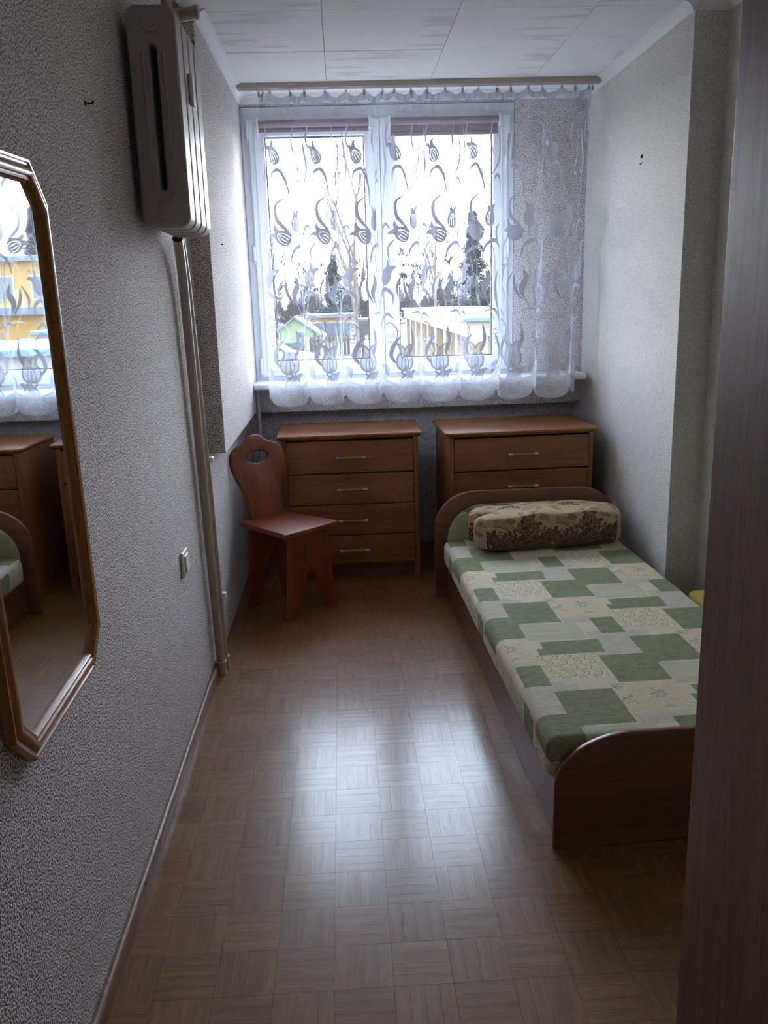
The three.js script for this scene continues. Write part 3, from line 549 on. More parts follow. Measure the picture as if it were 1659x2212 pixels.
// ------------------------------------------------------------------ bed
const bedAt = [0.445, 0, -3.966], bedTurn = Math.atan2(0.0275, 0.9996);
// patchwork cloth; one unit 0.72 x 0.75 m holds two half-dropped repeats
const patchTex = canvasTex(1440, 1500, (g, w, h) => {
  const px = 2000, P = (x) => x * px;
  g.fillStyle = '#d8caaa'; g.fillRect(0, 0, w, h);
  const each = (fn) => { for (let a = -2; a <= 3; a++) for (let b = -3; b <= 3; b++) { const ox = a * 0.36, oy = b * 0.75 + a * 0.375; if (ox > 0.9 || ox < -0.9 || oy > 1.2 || oy < -2.6) continue; g.save(); g.translate(P(ox), P(oy)); fn(); g.restore(); } };
  const rect = (x0, y0, x1, y1, c) => { g.fillStyle = c; g.fillRect(P(x0), P(y0), P(x1 - x0), P(y1 - y0)); };
  const seeded = (n, fn) => { SEED = 4242 + n; fn(); };
  const strokes = (x0, y0, x1, y1, n, cols, lw, len, seed) => seeded(seed, () => { for (let i = 0; i < n; i++) { g.strokeStyle = cols[Math.floor(rnd() * cols.length)]; g.lineWidth = lw; const x = R(x0, x1), y = R(y0, y1), l = R(0.3, 1) * len; g.beginPath(); g.moveTo(P(Math.max(x0, x - l)), P(y)); g.lineTo(P(Math.min(x1, x + l)), P(y + R(-0.001, 0.001))); g.stroke(); } });
  const green = (x0, y0, x1, y1, seed) => { rect(x0, y0, x1, y1, '#878b64'); strokes(x0, y0, x1, y1, (x1 - x0) * (y1 - y0) * 26000, ['rgba(66,70,50,.5)', 'rgba(96,102,78,.5)', 'rgba(146,154,126,.5)', 'rgba(124,132,106,.5)', 'rgba(76,82,60,.4)'], 2.2, 0.014, seed); };
  const weave = (x0, y0, x1, y1, seed) => { rect(x0, y0, x1, y1, '#c6baa4'); strokes(x0, y0, x1, y1, (x1 - x0) * (y1 - y0) * 15000, ['rgba(214,206,186,.7)', 'rgba(140,128,112,.55)', 'rgba(226,218,200,.6)'], 1.6, 0.012, seed); seeded(seed + 5, () => { g.lineWidth = 1.4; for (let x = x0; x < x1; x += 0.0035) { g.strokeStyle = rnd() < 0.5 ? 'rgba(220,212,194,.45)' : 'rgba(132,120,104,.35)'; const y = R(y0, y1); g.beginPath(); g.moveTo(P(x), P(y)); g.lineTo(P(x), P(Math.min(y1, y + R(0.01, 0.05)))); g.stroke(); } }); };
  const cream = (x0, y0, x1, y1) => { rect(x0, y0, x1, y1, '#d3c7a2'); g.strokeStyle = 'rgba(176,162,122,.6)'; g.lineWidth = 2; for (let y = y0 + 0.003; y < y1; y += 0.0065) { g.beginPath(); g.moveTo(P(x0), P(y)); g.lineTo(P(x1), P(y)); g.stroke(); } };
  const camo = (x0, y0, x1, y1, seed) => { rect(x0, y0, x1, y1, '#d9c8a6'); g.save(); g.beginPath(); g.rect(P(x0), P(y0), P(x1 - x0), P(y1 - y0)); g.clip(); seeded(seed, () => { for (let i = 0; i < 360; i++) { const cx = R(x0, x1), cy = R(y0, y1), big = Math.sin(cx * 70 + seed) + Math.cos(cy * 60 + cx * 20); g.fillStyle = big > 0.5 ? 'rgba(220,176,128,.5)' : big < -0.4 ? 'rgba(138,144,132,.5)' : 'rgba(206,194,164,.4)'; g.beginPath(); g.ellipse(P(cx), P(cy), R(5, 18), R(3, 9), R(-0.5, 0.5), 0, 7); g.fill(); } }); g.restore(); };
  const swirl = (x0, y0, x1, y1, seed) => {
    rect(x0, y0, x1, y1, '#d9ccaa'); g.save(); g.beginPath(); g.rect(P(x0), P(y0), P(x1 - x0), P(y1 - y0)); g.clip(); g.strokeStyle = '#66623f'; g.lineWidth = 4; g.lineCap = 'round';
    seeded(seed, () => { for (let a = 0; a < 5; a++) for (let b = 0; b < 5; b++) { const cx = P(x0 + (a + 0.25 + R(-0.12, 0.12) + (b % 2) * 0.45) * (x1 - x0) / 4.3), cy = P(y0 + (b + 0.35) * (y1 - y0) / 4.3), r = P(0.0195), rot = R(-0.5, 0.3); g.save(); g.translate(cx, cy); g.rotate(rot); g.beginPath(); g.ellipse(0, 0, r * 0.72, r * 1.05, 0, -2.2, 2.7); g.stroke(); g.beginPath(); g.moveTo(-r * 0.35, -r * 0.75); g.quadraticCurveTo(0, -r * 0.5, r * 0.12, r * 0.25); g.stroke(); g.restore(); } });
    g.restore();
  };
  each(() => {
    weave(0.316, 1.235, 0.495, 1.43, 1); weave(0.37, 1.255, 0.53, 1.305, 2); camo(0.262, 0.893, 0.45, 1.062, 3);
    weave(0.27, 1.088, 0.40, 1.145, 8);
    rect(0.105, 1.14, 0.31, 1.29, '#c2be9f'); strokes(0.105, 1.14, 0.31, 1.29, 500, ['rgba(150,154,136,.4)', 'rgba(190,192,172,.4)'], 1.4, 0.01, 13); cream(0.13, 1.222, 0.262, 1.245);
    swirl(0.095, 0.66, 0.288, 0.848, 4); cream(0.288, 0.655, 0.333, 0.80);
    green(0.14, 0.553, 0.34, 0.612, 5); green(0.115, 0.61, 0.333, 0.660, 6);
    green(0.300, 0.685, 0.476, 0.887, 7); green(0.090, 0.920, 0.265, 1.132, 9); green(0.01, 0.735, 0.096, 0.882, 10);
    cream(0.262, 1.062, 0.385, 1.090); cream(0.03, 0.70, 0.095, 0.735);
  });
  // weave of the whole cloth
  seeded(99, () => { for (let y = 0; y < h; y += 3) { g.fillStyle = rnd() < 0.5 ? 'rgba(255,250,230,.05)' : 'rgba(40,36,20,.06)'; g.fillRect(0, y, w, 1.5); } });
});
SEED = 77;
M.patch = phys({ map: sized(patchTex, 0.72, 0.75), bumpMap: sized(dataTex(512, 512, (u, v) => 0.5 * fbm(u, v, 90, 200, 411, 2) + 0.5 * fbm(u, v, 12, 12, 415, 3), false), 0.4), bumpScale: 0.0012, roughness: 0.92, sheen: 0.25, sheenRoughness: 0.6, sheenColor: C('#cfd0b8') });
M.patch.map.flipY = false;
{
  const t = thing('bed', 'low single bed with arched brown headboard and green patchwork mattress along the right wall', 'bed', bedAt, bedTurn);
  const L = 1.962, W = 0.83, T = 0.305;
  // arch-shaped boards
  const arch = (x0, x1, h, rx, ry) => { const s = new THREE.Shape(); s.moveTo(x0, 0); s.lineTo(x1, 0); s.lineTo(x1, h - ry); s.absellipse(x1 - rx, h - ry, rx, ry, 0, Math.PI / 2); s.lineTo(x0 + rx, h); s.absellipse(x0 + rx, h - ry, rx, ry, Math.PI / 2, Math.PI); s.lineTo(x0, 0); return s; };
  const hb = mesh('headboard', boxUV(toCreasedNormals(extrude(arch(-0.035, 0.865, 0.528, 0.20, 0.175), 0.022, 0.006, 20, 3).translate(0, 0, -0.056), 0.55)), M.board, t);
  mesh('padded_panel', boxUV(toCreasedNormals(extrude(arch(0.026, 0.804, 0.466, 0.175, 0.17), 0.022, 0.009, 20, 3).translate(0, 0, -0.035), 0.55), false, [0.2, 0.12]), M.patch, hb);
  mesh('footboard', boxUV(toCreasedNormals(extrude(arch(0.009, 0.822, 0.332, 0.215, 0.15), 0.022, 0.006, 20, 3).translate(0, 0, L - 0.001), 0.55)), M.board, t);
  for (const x of [0.026, 0.782]) mesh('side_rail', bx(x, x + 0.018, 0.0, 0.178, -0.034, L, 0.002), M.board, t);
  mesh('slat_base', bx(0.036, 0.79, 0.15, 0.176, -0.03, L - 0.002), M.board, t);
  // mattress: rounded, slightly full
  const mat = new RoundedBoxGeometry(W, T - 0.178, L - 0.012, 6, 0.034), p = mat.attributes.position;
  mat.translate(W / 2, (T + 0.178) / 2, (L - 0.012) / 2);
  const nx = 1; void nx;
  const uvs = new Float32Array(p.count * 2), a = V3(), b = V3(), c = V3();
  for (let i = 0; i < p.count; i += 3) {
    a.fromBufferAttribute(p, i); b.fromBufferAttribute(p, i + 1); c.fromBufferAttribute(p, i + 2); const n = b.clone().sub(a).cross(c.clone().sub(a)).normalize();
    [a, b, c].forEach((q, k) => {
      let u = q.x, v = q.z; const drop = T - q.y;
      if (Math.abs(n.x) > Math.abs(n.z) && Math.abs(n.x) > 0.2) u += Math.sign(n.x) * drop; else if (Math.abs(n.z) > 0.2) v += Math.sign(n.z) * drop;
      uvs[(i + k) * 2] = u; uvs[(i + k) * 2 + 1] = v;
    });
  }
  mat.setAttribute('uv', new THREE.BufferAttribute(uvs, 2)); mesh('mattress', mat, M.patch, t);
}
{ // something yellow lying between the bed and the near right wall
  const t = mesh('folded_cloth', [new RoundedBoxGeometry(0.13, 0.05, 0.30, 4, 0.02).translate(0, 0.025, 0), new RoundedBoxGeometry(0.135, 0.045, 0.29, 4, 0.02).translate(0, 0.071, 0.01), new RoundedBoxGeometry(0.13, 0.19, 0.28, 4, 0.02).translate(0, 0.19, 0)], std({ color: C('#b99a4c'), roughness: 0.95 }));
  t.position.set(1.395, 0, -3.03); tag(t, 'pale yellow folded cloth squeezed between the mattress and the near right wall', 'cloth');
}

// ------------------------------------------------------------------ folded brown pillow
{
  const tex = canvasTex(768, 1192, (g, w, h) => {     // one unit is 0.29 m wide and 0.45 m high
    g.fillStyle = '#bfa47c'; g.fillRect(0, 0, w, h); SEED = 501;
    const wrapd = (fn) => { for (const dx of [-w, 0, w]) for (const dy of [-h, 0, h]) { g.save(); g.translate(dx, dy); fn(); g.restore(); } };
    for (let i = 0; i < 900; i++) { g.fillStyle = rnd() < 0.5 ? 'rgba(200,178,142,.28)' : 'rgba(142,112,84,.22)'; g.beginPath(); g.ellipse(R(0, w), R(0, h), R(4, 26), R(3, 12), R(0, 3), 0, 7); g.fill(); }
    // brown border pattern, painted darker to carry the shade on the pillow front
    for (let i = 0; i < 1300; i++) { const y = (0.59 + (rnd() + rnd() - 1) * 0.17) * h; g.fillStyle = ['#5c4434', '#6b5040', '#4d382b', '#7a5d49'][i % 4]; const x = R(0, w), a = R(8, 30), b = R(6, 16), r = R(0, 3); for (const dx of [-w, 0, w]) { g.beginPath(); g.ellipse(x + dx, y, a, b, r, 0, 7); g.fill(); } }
    const rose = (x, y, r, n = 30) => { const sd = SEED; wrapd(() => { SEED = sd; for (let i = 0; i < n * 3; i++) { const a = R(0, 6.3), d = r * Math.sqrt(rnd()) * (0.8 + 0.3 * Math.sin(a * 5)), q = r * R(0.09, 0.24), px = x + Math.cos(a) * d, py = y + Math.sin(a) * d * 0.85, w2 = R(0.45, 0.8); g.fillStyle = ['#5b3a2a', '#6f4933', '#432a20', '#7d5840', '#8a674b', '#9a7a5a'][Math.floor(rnd() * 6)]; g.beginPath(); g.ellipse(px, py, q, q * w2, a + 1.2, 0, 7); g.fill(); if (i % 3 === 0) { g.strokeStyle = 'rgba(196,166,130,.5)'; g.lineWidth = 2.4; g.beginPath(); g.ellipse(px, py, q, q * w2, a + 1.2, 0.4, 2.6); g.stroke(); } } }); };
    const sprig = (x, y, a, k = 1) => wrapd(() => { g.save(); g.translate(x, y); g.rotate(a); g.scale(k, k); g.fillStyle = '#4f3426'; for (let i = 0; i < 4; i++) for (const s of [-1, 1]) { g.beginPath(); g.ellipse(i * 28, s * 20, 20, 9, s * 0.7, 0, 7); g.fill(); } g.fillStyle = '#c2a680'; for (let i = 0; i < 4; i++) for (const s of [-1, 1]) { g.beginPath(); g.ellipse(i * 28, s * 20, 12, 4, s * 0.7, 0, 7); g.fill(); } g.strokeStyle = '#4f3426'; g.lineWidth = 5; g.beginPath(); g.moveTo(-26, 0); g.lineTo(104, 0); g.stroke(); g.restore(); });
    const band = (x, y, r0, a0, a1) => wrapd(() => { for (const [r, lw] of [[r0, 9], [r0 + 78, 5]]) { g.strokeStyle = '#5a3c2c'; g.lineWidth = lw; g.beginPath(); g.arc(x, y, r, a0, a1); g.stroke(); } for (let k = 0; k < 4; k++) for (let i = 0; i < 13; i++) { const a = a0 + 0.05 + i * (a1 - a0) / 13, r = r0 + 16 + k * 16; g.fillStyle = '#5a3c2c'; g.beginPath(); g.arc(x + Math.cos(a) * r, y + Math.sin(a) * r, 5.2, 0, 7); g.fill(); } });
    band(60, 0.54 * h, 190, -1.7, -0.5); band(730, 1.14 * h, 200, -2.9, -1.6);
    rose(450, 0.35 * h, 120, 46); rose(560, 0.42 * h, 92); rose(360, 0.42 * h, 86); rose(470, 0.47 * h, 96);
    sprig(380, 0.225 * h, -1.2); sprig(520, 0.215 * h, -0.5, 1.1); sprig(620, 0.31 * h, 0.2); sprig(270, 0.34 * h, -2.7); sprig(640, 0.10 * h, -0.9); sprig(120, 0.16 * h, -2.2);
    rose(330, 0.92 * h, 92); rose(240, 0.98 * h, 70); rose(420, 0.985 * h, 64); sprig(500, 0.9 * h, -0.3); sprig(170, 0.88 * h, -2.5); sprig(60, 0.03 * h, 0.4); rose(640, 0.80 * h, 60);
    for (let i = 0; i < 6000; i++) { g.fillStyle = rnd() < 0.5 ? 'rgba(255,240,210,.06)' : 'rgba(30,16,8,.10)'; g.fillRect(R(0, w), R(0, h), 3, 2); }
  });
  SEED = 88;
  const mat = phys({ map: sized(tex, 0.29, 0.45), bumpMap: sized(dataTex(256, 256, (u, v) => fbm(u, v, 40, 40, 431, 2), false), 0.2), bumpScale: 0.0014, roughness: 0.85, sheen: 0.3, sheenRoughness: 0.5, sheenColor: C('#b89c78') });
  const A = 0.348, B = 0.084, D = 0.128, nx = 72, ny = 20, nz = 44, list = [];
  const shapeP = (x, y, z) => {        // cube point to puffed pillow
    const n = 9, ln = Math.pow(Math.abs(x) ** n + Math.abs(y) ** n + Math.abs(z) ** n, 1 / n), k = 1 / Math.max(ln, 1e-6); let X = x * k, Y = y * k, Z = z * k;
    const puff = 1 - 0.10 * (X * X * X * X) - 0.04 * Z * Z; let yy = Y * B * puff, xx = X * A * (1 + 0.04 * Math.cos(Z * 3)), zz = Z * D * (1 + 0.035 * Math.sin(X * 7));
    if (Y > 0) yy += 0.012 * (Z * 0.2 + 0.5) * (1 - X * X) + 0.004 * Math.sin(X * 9 + Z * 4);
    const crease = Math.exp(-(((Z - 0.05) / 0.18) ** 2)); xx += crease * 0.095 * sstep(-0.62, -1, X) * (0.55 + 0.45 * Math.abs(Y)); yy -= crease * Math.sign(Y) * 0.03 * sstep(-0.5, -1, X);
    return [xx, yy, zz];
  };
  const pos = [], uv = [];
  const face = (f, n, m, fu) => { for (let i = 0; i < n; i++) for (let j = 0; j < m; j++) { const q = [[i, j], [i + 1, j], [i + 1, j + 1], [i, j + 1]].map(([a, b]) => { const c = f(a / n * 2 - 1, b / m * 2 - 1), s = shapeP(...c); return [s, fu(s, c)]; }); for (const k of [0, 1, 2, 0, 2, 3]) { pos.push(...q[k][0]); uv.push(...q[k][1]); } } };
  face((a, b) => [a, 1, -b], nx, nz, (s) => [s[0], -s[2]]); face((a, b) => [a, -1, b], nx, nz, (s) => [s[0], s[2] + 0.3]);
  face((a, b) => [a, b, 1], nx, ny, (s) => [s[0], -D - (B - s[1])]); face((a, b) => [-a, b, -1], nx, ny, (s) => [s[0], D + B - s[1]]);
  face((a, b) => [1, b, -a], nz, ny, (s) => [A + (B - s[1]), -s[2]]); face((a, b) => [-1, b, a], nz, ny, (s) => [-A - (B - s[1]), -s[2]]);
  let g = new THREE.BufferGeometry(); g.setAttribute('position', new THREE.Float32BufferAttribute(pos, 3)); g.setAttribute('uv', new THREE.Float32BufferAttribute(uv, 2)); g.computeVertexNormals(); g = toCreasedNormals(g, 1.3);
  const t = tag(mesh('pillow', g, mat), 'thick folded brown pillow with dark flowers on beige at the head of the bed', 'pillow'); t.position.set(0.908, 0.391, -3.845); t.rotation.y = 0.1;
}

// ------------------------------------------------------------------ open door leaf beside the camera
{
  const d = struct('door_1', null, null, 'dark brown wooden door leaf standing open at the right edge of the view', 'door');
  mesh('door_leaf', bx(0.44, 0.478, 0.012, 2.03, -1.0, -0.16, 0.003, true), M.door, d);
  const h = mesh('door_handle', [bx(0.432, 0.44, 0.96, 1.16, -0.945, -0.91, 0.003), rod([0.40, 1.07, -0.93], [0.436, 1.07, -0.93], 0.008, 0.008, 12), rod([0.40, 1.07, -0.93], [0.40, 1.07, -0.82], 0.008, 0.008, 12)], M.nickel, d); h.position.set(0.07, 0, 0); h.scale.x = -1; h.position.x = 0.92;
  const f = struct('door_frame', [bx(-0.47, -0.44, 0, 2.06, -0.15, 0.01, 0.003, true), bx(0.46, 0.49, 0, 2.06, -0.15, 0.01, 0.003, true), bx(-0.44, 0.46, 2.03, 2.06, -0.15, 0.01, 0.003)], M.door, 'brown wooden frame of the doorway around the viewer', 'door frame'); void f;
}

// ------------------------------------------------------------------ outside the window
const GY = -1.8;
{
  const grass = std({ map: sized(dataTex(256, 256, (u, v) => mixc([54, 48, 37], [72, 64, 50], fbm(u, v, 16, 16, 601, 4))), 6), roughness: 1 });
  const g = new THREE.PlaneGeometry(260, 200, 1, 1).rotateX(-Math.PI / 2).translate(0, GY, -60); 
  struct('ground', boxUV(g), grass, 'pale winter grass and gravel outside the window', 'ground');
}
const O = {
  yellow: std({ color: C('#b08a48'), roughness: 0.9 }), yellow2: std({ color: C('#b4945a'), roughness: 0.9 }), green: std({ color: C('#8c9c70'), roughness: 0.9 }), roofGrey: std({ color: C('#6c7278'), roughness: 0.8 }), roofBlue: std({ color: C('#6d8596'), roughness: 0.6 }),
  fascia: std({ color: C('#a39c90'), roughness: 0.9 }), post: std({ color: C('#ad9a7c'), roughness: 0.9 }), garageDoor: std({ map: sized(woodTex(128, 128, [70, 54, 46], [100, 80, 66], 611, 30, 0.3), 1), roughness: 0.9 }), pane: phys({ color: C('#5a6268'), roughness: 0.08, clearcoat: 0.5 }), red: std({ color: C('#b0604a'), roughness: 0.8 }),
  bark: std({ color: C('#3b332d'), roughness: 1 }), birch: std({ color: C('#75685a'), roughness: 1 }), twig: std({ color: C('#443a33'), roughness: 1, side: THREE.DoubleSide }), needle: std({ color: C('#2f392b'), roughness: 1, side: THREE.DoubleSide }), fence: std({ color: C('#4c443d'), roughness: 0.9 }), car: phys({ color: C('#8d979e'), roughness: 0.25, metalness: 0.2, clearcoat: 0.8, clearcoatRoughness: 0.1 }), tyre: std({ color: C('#222325'), roughness: 0.8 }), white: std({ color: C('#a9a9a6'), roughness: 0.8 }),
};
// row of garages
{
  const t = thing('garage_row', 'low row of garages with brown doors and pale blue flat roof outside the right pane', 'garage');
  const X = 4.0, Z0 = -26, Z1 = -52, top = 0.72;
  mesh('garage_wall', [bx(X + 0.25, X + 3.6, GY, top - 0.15, Z1, Z0)], O.fascia, t);
  mesh('roof', bx(X - 0.45, X + 3.9, top - 0.06, top + 0.06, Z1 - 0.3, Z0 + 0.3, 0.02), O.roofBlue, t);
  mesh('fascia', [bx(X - 0.3, X + 3.75, top - 0.50, top - 0.06, Z1 - 0.2, Z0 + 0.15)], O.fascia, t);
  for (let k = 0; k <= 8; k++) mesh('post', bx(X - 0.2, X + 0.3, GY, top - 0.5, Z0 - k * 3.25 - 0.32, Z0 - k * 3.25 + 0.32, 0.02), O.post, t);
  for (let k = 0; k < 8; k++) mesh('garage_door', bx(X + 0.16, X + 0.27, GY, top - 0.55, Z0 - k * 3.25 - 2.93, Z0 - k * 3.25 - 0.32), O.garageDoor, t);
  const w = mesh('window', bx(X + 0.75, X + 1.75, -0.95, 0.12, Z0 - 0.02, Z0 + 0.02), O.pane, t); mesh('window_ledge', bx(X + 0.7, X + 1.8, -1.05, -0.95, Z0, Z0 + 0.12), O.red, w);
}
{
  const t = thing('shed', 'low white flat-roofed shed standing nearest beyond the window, seen in the mirror', 'shed');
  mesh('shed_wall', bx(3.2, 9, GY, 0.72, -17, -13.6), O.white, t); mesh('roof', bx(3.0, 9.2, 0.72, 0.84, -17.2, -13.4, 0.02), O.roofBlue, t);
}
function building(name, label, x0, x1, h, z, depth, wall, roofM, cols, rows, gy = GY) {
  const t = thing(name, label, 'building'), top = gy + h;
  mesh('wall', bx(x0, x1, gy, top, z - depth, z), wall, t); mesh('roof', bx(x0 - 0.4, x1 + 0.4, top, top + 0.28, z - depth - 0.4, z + 0.5, 0.03), roofM, t);
  const w = (x1 - x0) / cols, hh = h / rows;
  for (let r = 0; r < rows; r++) for (let c = 0; c < cols; c++) { const cx = x0 + (c + 0.5) * w, cy = gy + (r + 0.55) * hh, f = mesh('window', bx(cx - 0.55, cx + 0.55, cy - 0.6, cy + 0.6, z - 0.02, z + 0.04), O.white, t); mesh('pane', bx(cx - 0.47, cx + 0.47, cy - 0.52, cy + 0.52, z + 0.03, z + 0.05), O.pane, f); }
  return t;
}
building('yellow_building', 'yellow rendered building with grey flat roof seen in the mirror', 8.2, 20, 3.0, -30, 8, O.yellow, O.roofGrey, 6, 1);
building('yellow_building', 'taller yellow building rising behind the flat-roofed one in the mirror', 12.5, 20, 5.4, -44, 6, O.yellow2, O.roofGrey, 4, 2);
building('yellow_building', 'long low yellow building behind the garden fence in the left pane', -2.3, 0.6, 2.0, -68, 4, O.yellow, O.roofGrey, 3, 1, -2.0);
building('yellow_building', 'small yellow building beside the tree trunk at the centre of the window', 1.25, 2.4, 1.55, -74, 3, O.yellow2, O.roofGrey, 1, 1, -2.1);
{ // gabled green house
  const t = thing('gable_house', 'small pale green house with grey gable roof outside the left pane', 'house', [-3.15, GY, -58]);
  const s = new THREE.Shape(); s.moveTo(-0.95, 0); s.lineTo(1.25, 0); s.lineTo(1.25, 1.1); s.lineTo(0, 2.05); s.lineTo(-0.95, 1.35); s.closePath();
  mesh('wall', boxUV(extrude(s, 5, 0, 2).translate(0, 0, -5)), O.green, t);
  const slope = (ax, ay, bxx, by) => { const L = Math.hypot(bxx - ax, by - ay), g = new THREE.BoxGeometry(L, 0.1, 5.8); g.rotateZ(Math.atan2(by - ay, bxx - ax)); g.translate((ax + bxx) / 2, (ay + by) / 2, -2.6); return g; };
  mesh('roof', [slope(-1.2, 1.2, 0.0, 2.12), slope(0, 2.12, 2.0, 0.72)], O.roofGrey, t);
  const w = mesh('window', bx(0.1, 0.7, 0.75, 1.2, 0, 0.05), O.white, t); mesh('pane', bx(0.15, 0.65, 0.8, 1.15, 0.04, 0.06), O.pane, w);
  mesh('porch_roof', bx(-1.3, 1.0, 0.55, 0.68, 0.1, 1.6), O.roofBlue, t);
}
{ // garden fence
  const t = thing('garden_fence', 'weathered garden fence of upright boards in front of the yellow building', 'fence');
  for (let k = 0; k < 26; k++) mesh('board', bx(-2.4 + k * 0.22, -2.4 + k * 0.22 + 0.16, GY, -0.72 + R(-0.05, 0.05), -52, -51.96), k % 4 === 1 ? O.white : O.fence, t);
  mesh('rail', bx(-2.5, 3.4, -1.0, -0.92, -52.06, -52), O.fence, t);
}
{ // parked car
  const t = thing('car', 'silver parked car at the bottom left of the window, seen from its front', 'car', [-3.35, GY, -41], -0.12);
  const s = new THREE.Shape(); s.moveTo(-2.0, 0.35); s.lineTo(1.75, 0.30); s.quadraticCurveTo(1.98, 0.4, 1.95, 0.62); s.quadraticCurveTo(1.9, 0.78, 1.5, 0.84); s.lineTo(0.85, 0.94); s.lineTo(0.15, 1.40); s.quadraticCurveTo(-0.3, 1.5, -1.0, 1.44); s.quadraticCurveTo(-1.7, 1.3, -1.95, 0.95); s.quadraticCurveTo(-2.1, 0.6, -2.0, 0.35);
  mesh('body', toCreasedNormals(extrude(s, 1.7, 0.12, 10, 4).translate(0, 0, -0.85), 0.7), O.car, t);
  const wsh = new THREE.Shape(); wsh.moveTo(0.80, 0.96); wsh.lineTo(0.16, 1.37); wsh.lineTo(-0.9, 1.38); wsh.lineTo(-1.2, 0.97); wsh.closePath();
  mesh('side_glass', extrude(wsh, 1.73, 0.01, 4, 1).translate(0, 0, -0.865), O.pane, t);
  const ws = mesh('windscreen', bx(-0.4, 0.4, -0.01, 0.01, -0.66, 0.66), O.pane, t); ws.position.set(0.5, 1.175, 0); ws.rotation.z = -0.58;
  for (const x of [-1.3, 1.2]) for (const z of [-0.8, 0.8]) mesh('wheel', new THREE.CylinderGeometry(0.31, 0.31, 0.2, 20).rotateX(Math.PI / 2).translate(x, 0.31, z), O.tyre, t);
  for (const z of [-0.6, 0.6]) mesh('headlight', bx(1.78, 1.96, 0.6, 0.74, z - 0.2, z + 0.2, 0.05), O.white, t);
}
// trees
function bareTree(label, x, z, h, o = {}) {
  const { wood = O.bark, spread = 0.5, trunk = h * 0.012, fork = 0.3, seed = 1, depth = 4, twigs = 700, lean = 0, gy = GY } = o; SEED = seed * 7919;
  const t = thing('bare_tree', label, 'tree', [x, gy, z], 0, o.group), wd = [], tw = [];
  const ends = [];
  const grow = (p, d, len, r, lev) => {
    const q = p.clone().addScaledVector(d, len); wd.push(rod(p.toArray(), q.toArray(), r, r * 0.68, lev > 2 ? 4 : 6));
    if (lev >= depth) { ends.push([p, q]); return; }
    const n = lev === 0 ? 5 : 3;
    for (let i = 0; i < n; i++) { const at = p.clone().lerp(q, lev === 0 ? R(fork, 1) : R(0.45, 1)), e = d.clone().add(V3(R(-1, 1), R(-0.25, 0.6), R(-1, 1)).multiplyScalar(spread * (lev === 0 ? 1.2 : 1))).normalize(); grow(at, e, len * R(0.5, 0.72) * (lev === 0 ? 0.7 : 1), r * 0.5, lev + 1); }
    if (lev === 0) grow(q, d.clone().add(V3(R(-0.1, 0.1), 0.3, 0)).normalize(), len * 0.5, r * 0.6, 1);
  };
  grow(V3(0, 0, 0), V3(lean, 1, 0).normalize(), h * 0.58, trunk, 0);
  const pos = [];
  for (let i = 0; i < twigs; i++) { const [a, b] = ends[Math.floor(rnd() * ends.length)], p = a.clone().lerp(b, R(0.2, 1.2)), d = b.clone().sub(a).normalize().add(V3(R(-1, 1), R(-0.5, 0.8), R(-1, 1))).normalize(), l = h * R(0.02, 0.05), w = o.twig ?? h * 0.0011, s = V3(R(-1, 1), R(-0.2, 0.2), R(-1, 1)).normalize().multiplyScalar(w), q = p.clone().addScaledVector(d, l); pos.push(...p.clone().add(s).toArray(), ...p.clone().sub(s).toArray(), ...q.toArray()); }
  mesh('trunk_and_branches', wd, wood, t);
  const g = new THREE.BufferGeometry(); g.setAttribute('position', new THREE.Float32BufferAttribute(pos, 3)); g.computeVertexNormals(); if (twigs) { const m = mesh('twigs', g, O.twig, t); m.userData.kind = 'stuff'; }
  return t;
}
bareTree('pale slim bare tree with a forked trunk just left of the window mullion', 0.62, -38, 8.6, { wood: O.birch, seed: 3, spread: 0.45, trunk: 0.13, fork: 0.35, twigs: 700, twig: 0.012 });
bareTree('thin white birch trunk standing behind the garages in the right pane', 6.0, -56, 9.5, { wood: O.birch, seed: 5, spread: 0.35, trunk: 0.10, fork: 0.45, twigs: 700, twig: 0.016 });
bareTree('large bare tree whose twigs reach into the top left of the left pane', -4.7, -24, 12.5, { seed: 9, spread: 0.62, trunk: 0.22, fork: 0.45, twigs: 3600, twig: 0.015 });
bareTree('bare tree behind the green house in the left pane', -5.2, -70, 9.0, { seed: 11, spread: 0.6, twigs: 3000, twig: 0.022 });
for (let k = 0; k < 11; k++) bareTree('greyish bare tree in the far row of trees behind the gardens', -9 + k * 2.6 + Math.sin(k * 5) * 0.4, -84 - (k % 3) * 5.5, 5.6 + (k * 53 % 17) / 10, { seed: 20 + k, spread: 0.55, trunk: 0.09, twigs: 4200, twig: 0.03, depth: 4, fork: 0.15, group: 'far row of bare trees', gy: GY });
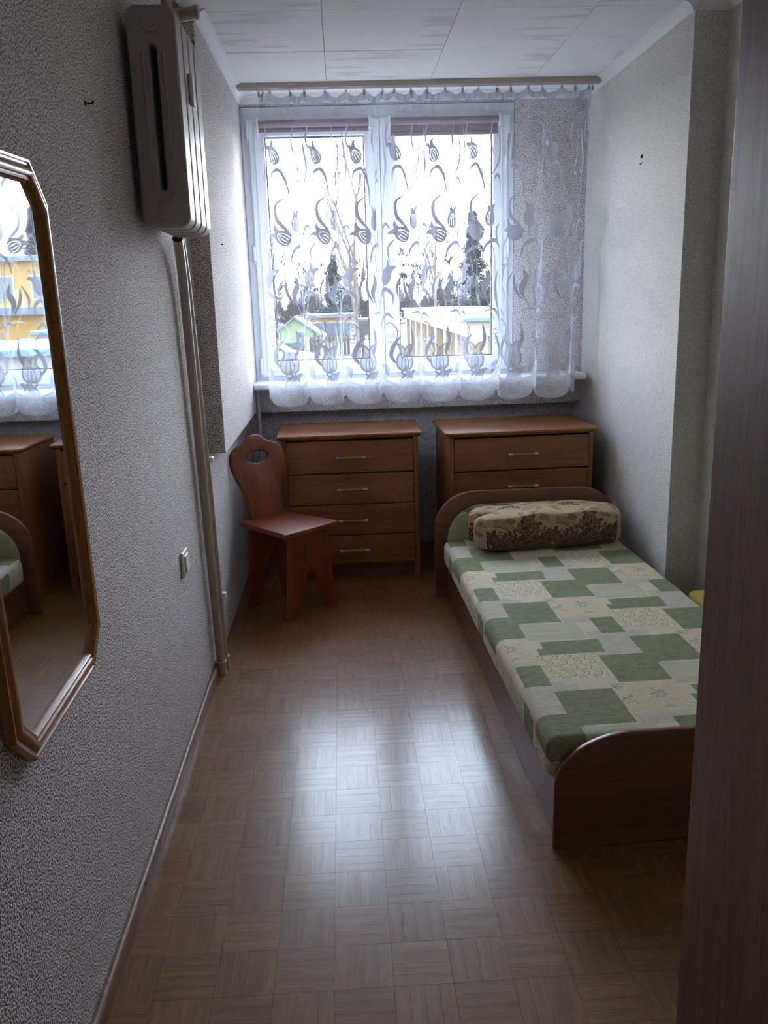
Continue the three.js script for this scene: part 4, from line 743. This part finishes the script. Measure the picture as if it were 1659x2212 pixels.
function conifer(label, x, z, h, r, seed) {
  SEED = seed * 104729; const t = thing('fir_tree', label, 'tree', [x, GY, z]), pos = [];
  mesh('trunk', rod([0, 0, 0], [0, h * 0.95, 0], h * 0.018, 0.02, 7), O.bark, t);
  for (let i = 0; i < 9000; i++) { const y = Math.pow(rnd(), 0.75), a = R(0, 6.283), tier = 0.75 + 0.25 * Math.sin(y * 46), rr = r * (1 - y) * tier * Math.sqrt(R(0.05, 1)), p = V3(Math.cos(a) * rr, h * (0.08 + 0.92 * y) - rr * 0.15, Math.sin(a) * rr), d = V3(Math.cos(a), R(-0.6, 0.2), Math.sin(a)).normalize(), l = h * 0.045, s = V3(-Math.sin(a), R(-0.3, 0.3), Math.cos(a)).multiplyScalar(h * 0.011), q = p.clone().addScaledVector(d, l); pos.push(...p.clone().add(s).toArray(), ...p.clone().sub(s).toArray(), ...q.toArray()); }
  const g = new THREE.BufferGeometry(); g.setAttribute('position', new THREE.Float32BufferAttribute(pos, 3)); g.computeVertexNormals(); mesh('needles', g, O.needle, t).userData.kind = 'stuff';
}
conifer('dark green fir tree rising above the others in the middle of the left pane', -0.6, -79, 7.0, 2.5, 3);
conifer('tall green conifer behind the garages at the right edge of the right pane', 9.0, -60, 8.6, 2.3, 4);
conifer('broad green conifer showing in the mirror beside the yellow buildings', 17.5, -56, 9.2, 2.6, 5);
{ // scrub along the far edge of the gardens
  SEED = 999; const pos = [];
  for (let i = 0; i < 46000; i++) { const x = R(-18, 22), z = R(-116, -109), h = 5.0 * (0.75 + 0.25 * Math.sin(x * 1.1) + 0.15 * Math.sin(x * 3.7)), y = GY + h * Math.sqrt(rnd()) * R(0.6, 1), l = R(0.25, 0.6), w = 0.04, a = R(-0.7, 0.7), q = [x + Math.sin(a) * l, y + Math.cos(a) * l, z + R(-0.2, 0.2)]; pos.push(x - w, y, z, x + w, y, z, ...q); }
  const g = new THREE.BufferGeometry(); g.setAttribute('position', new THREE.Float32BufferAttribute(pos, 3)); g.computeVertexNormals();
  const m = mesh('scrub', g, O.twig); tag(m, 'grey leafless scrub along the far edge of the gardens', 'bushes'); m.userData.kind = 'stuff';
}

renderer.render(scene, camera);
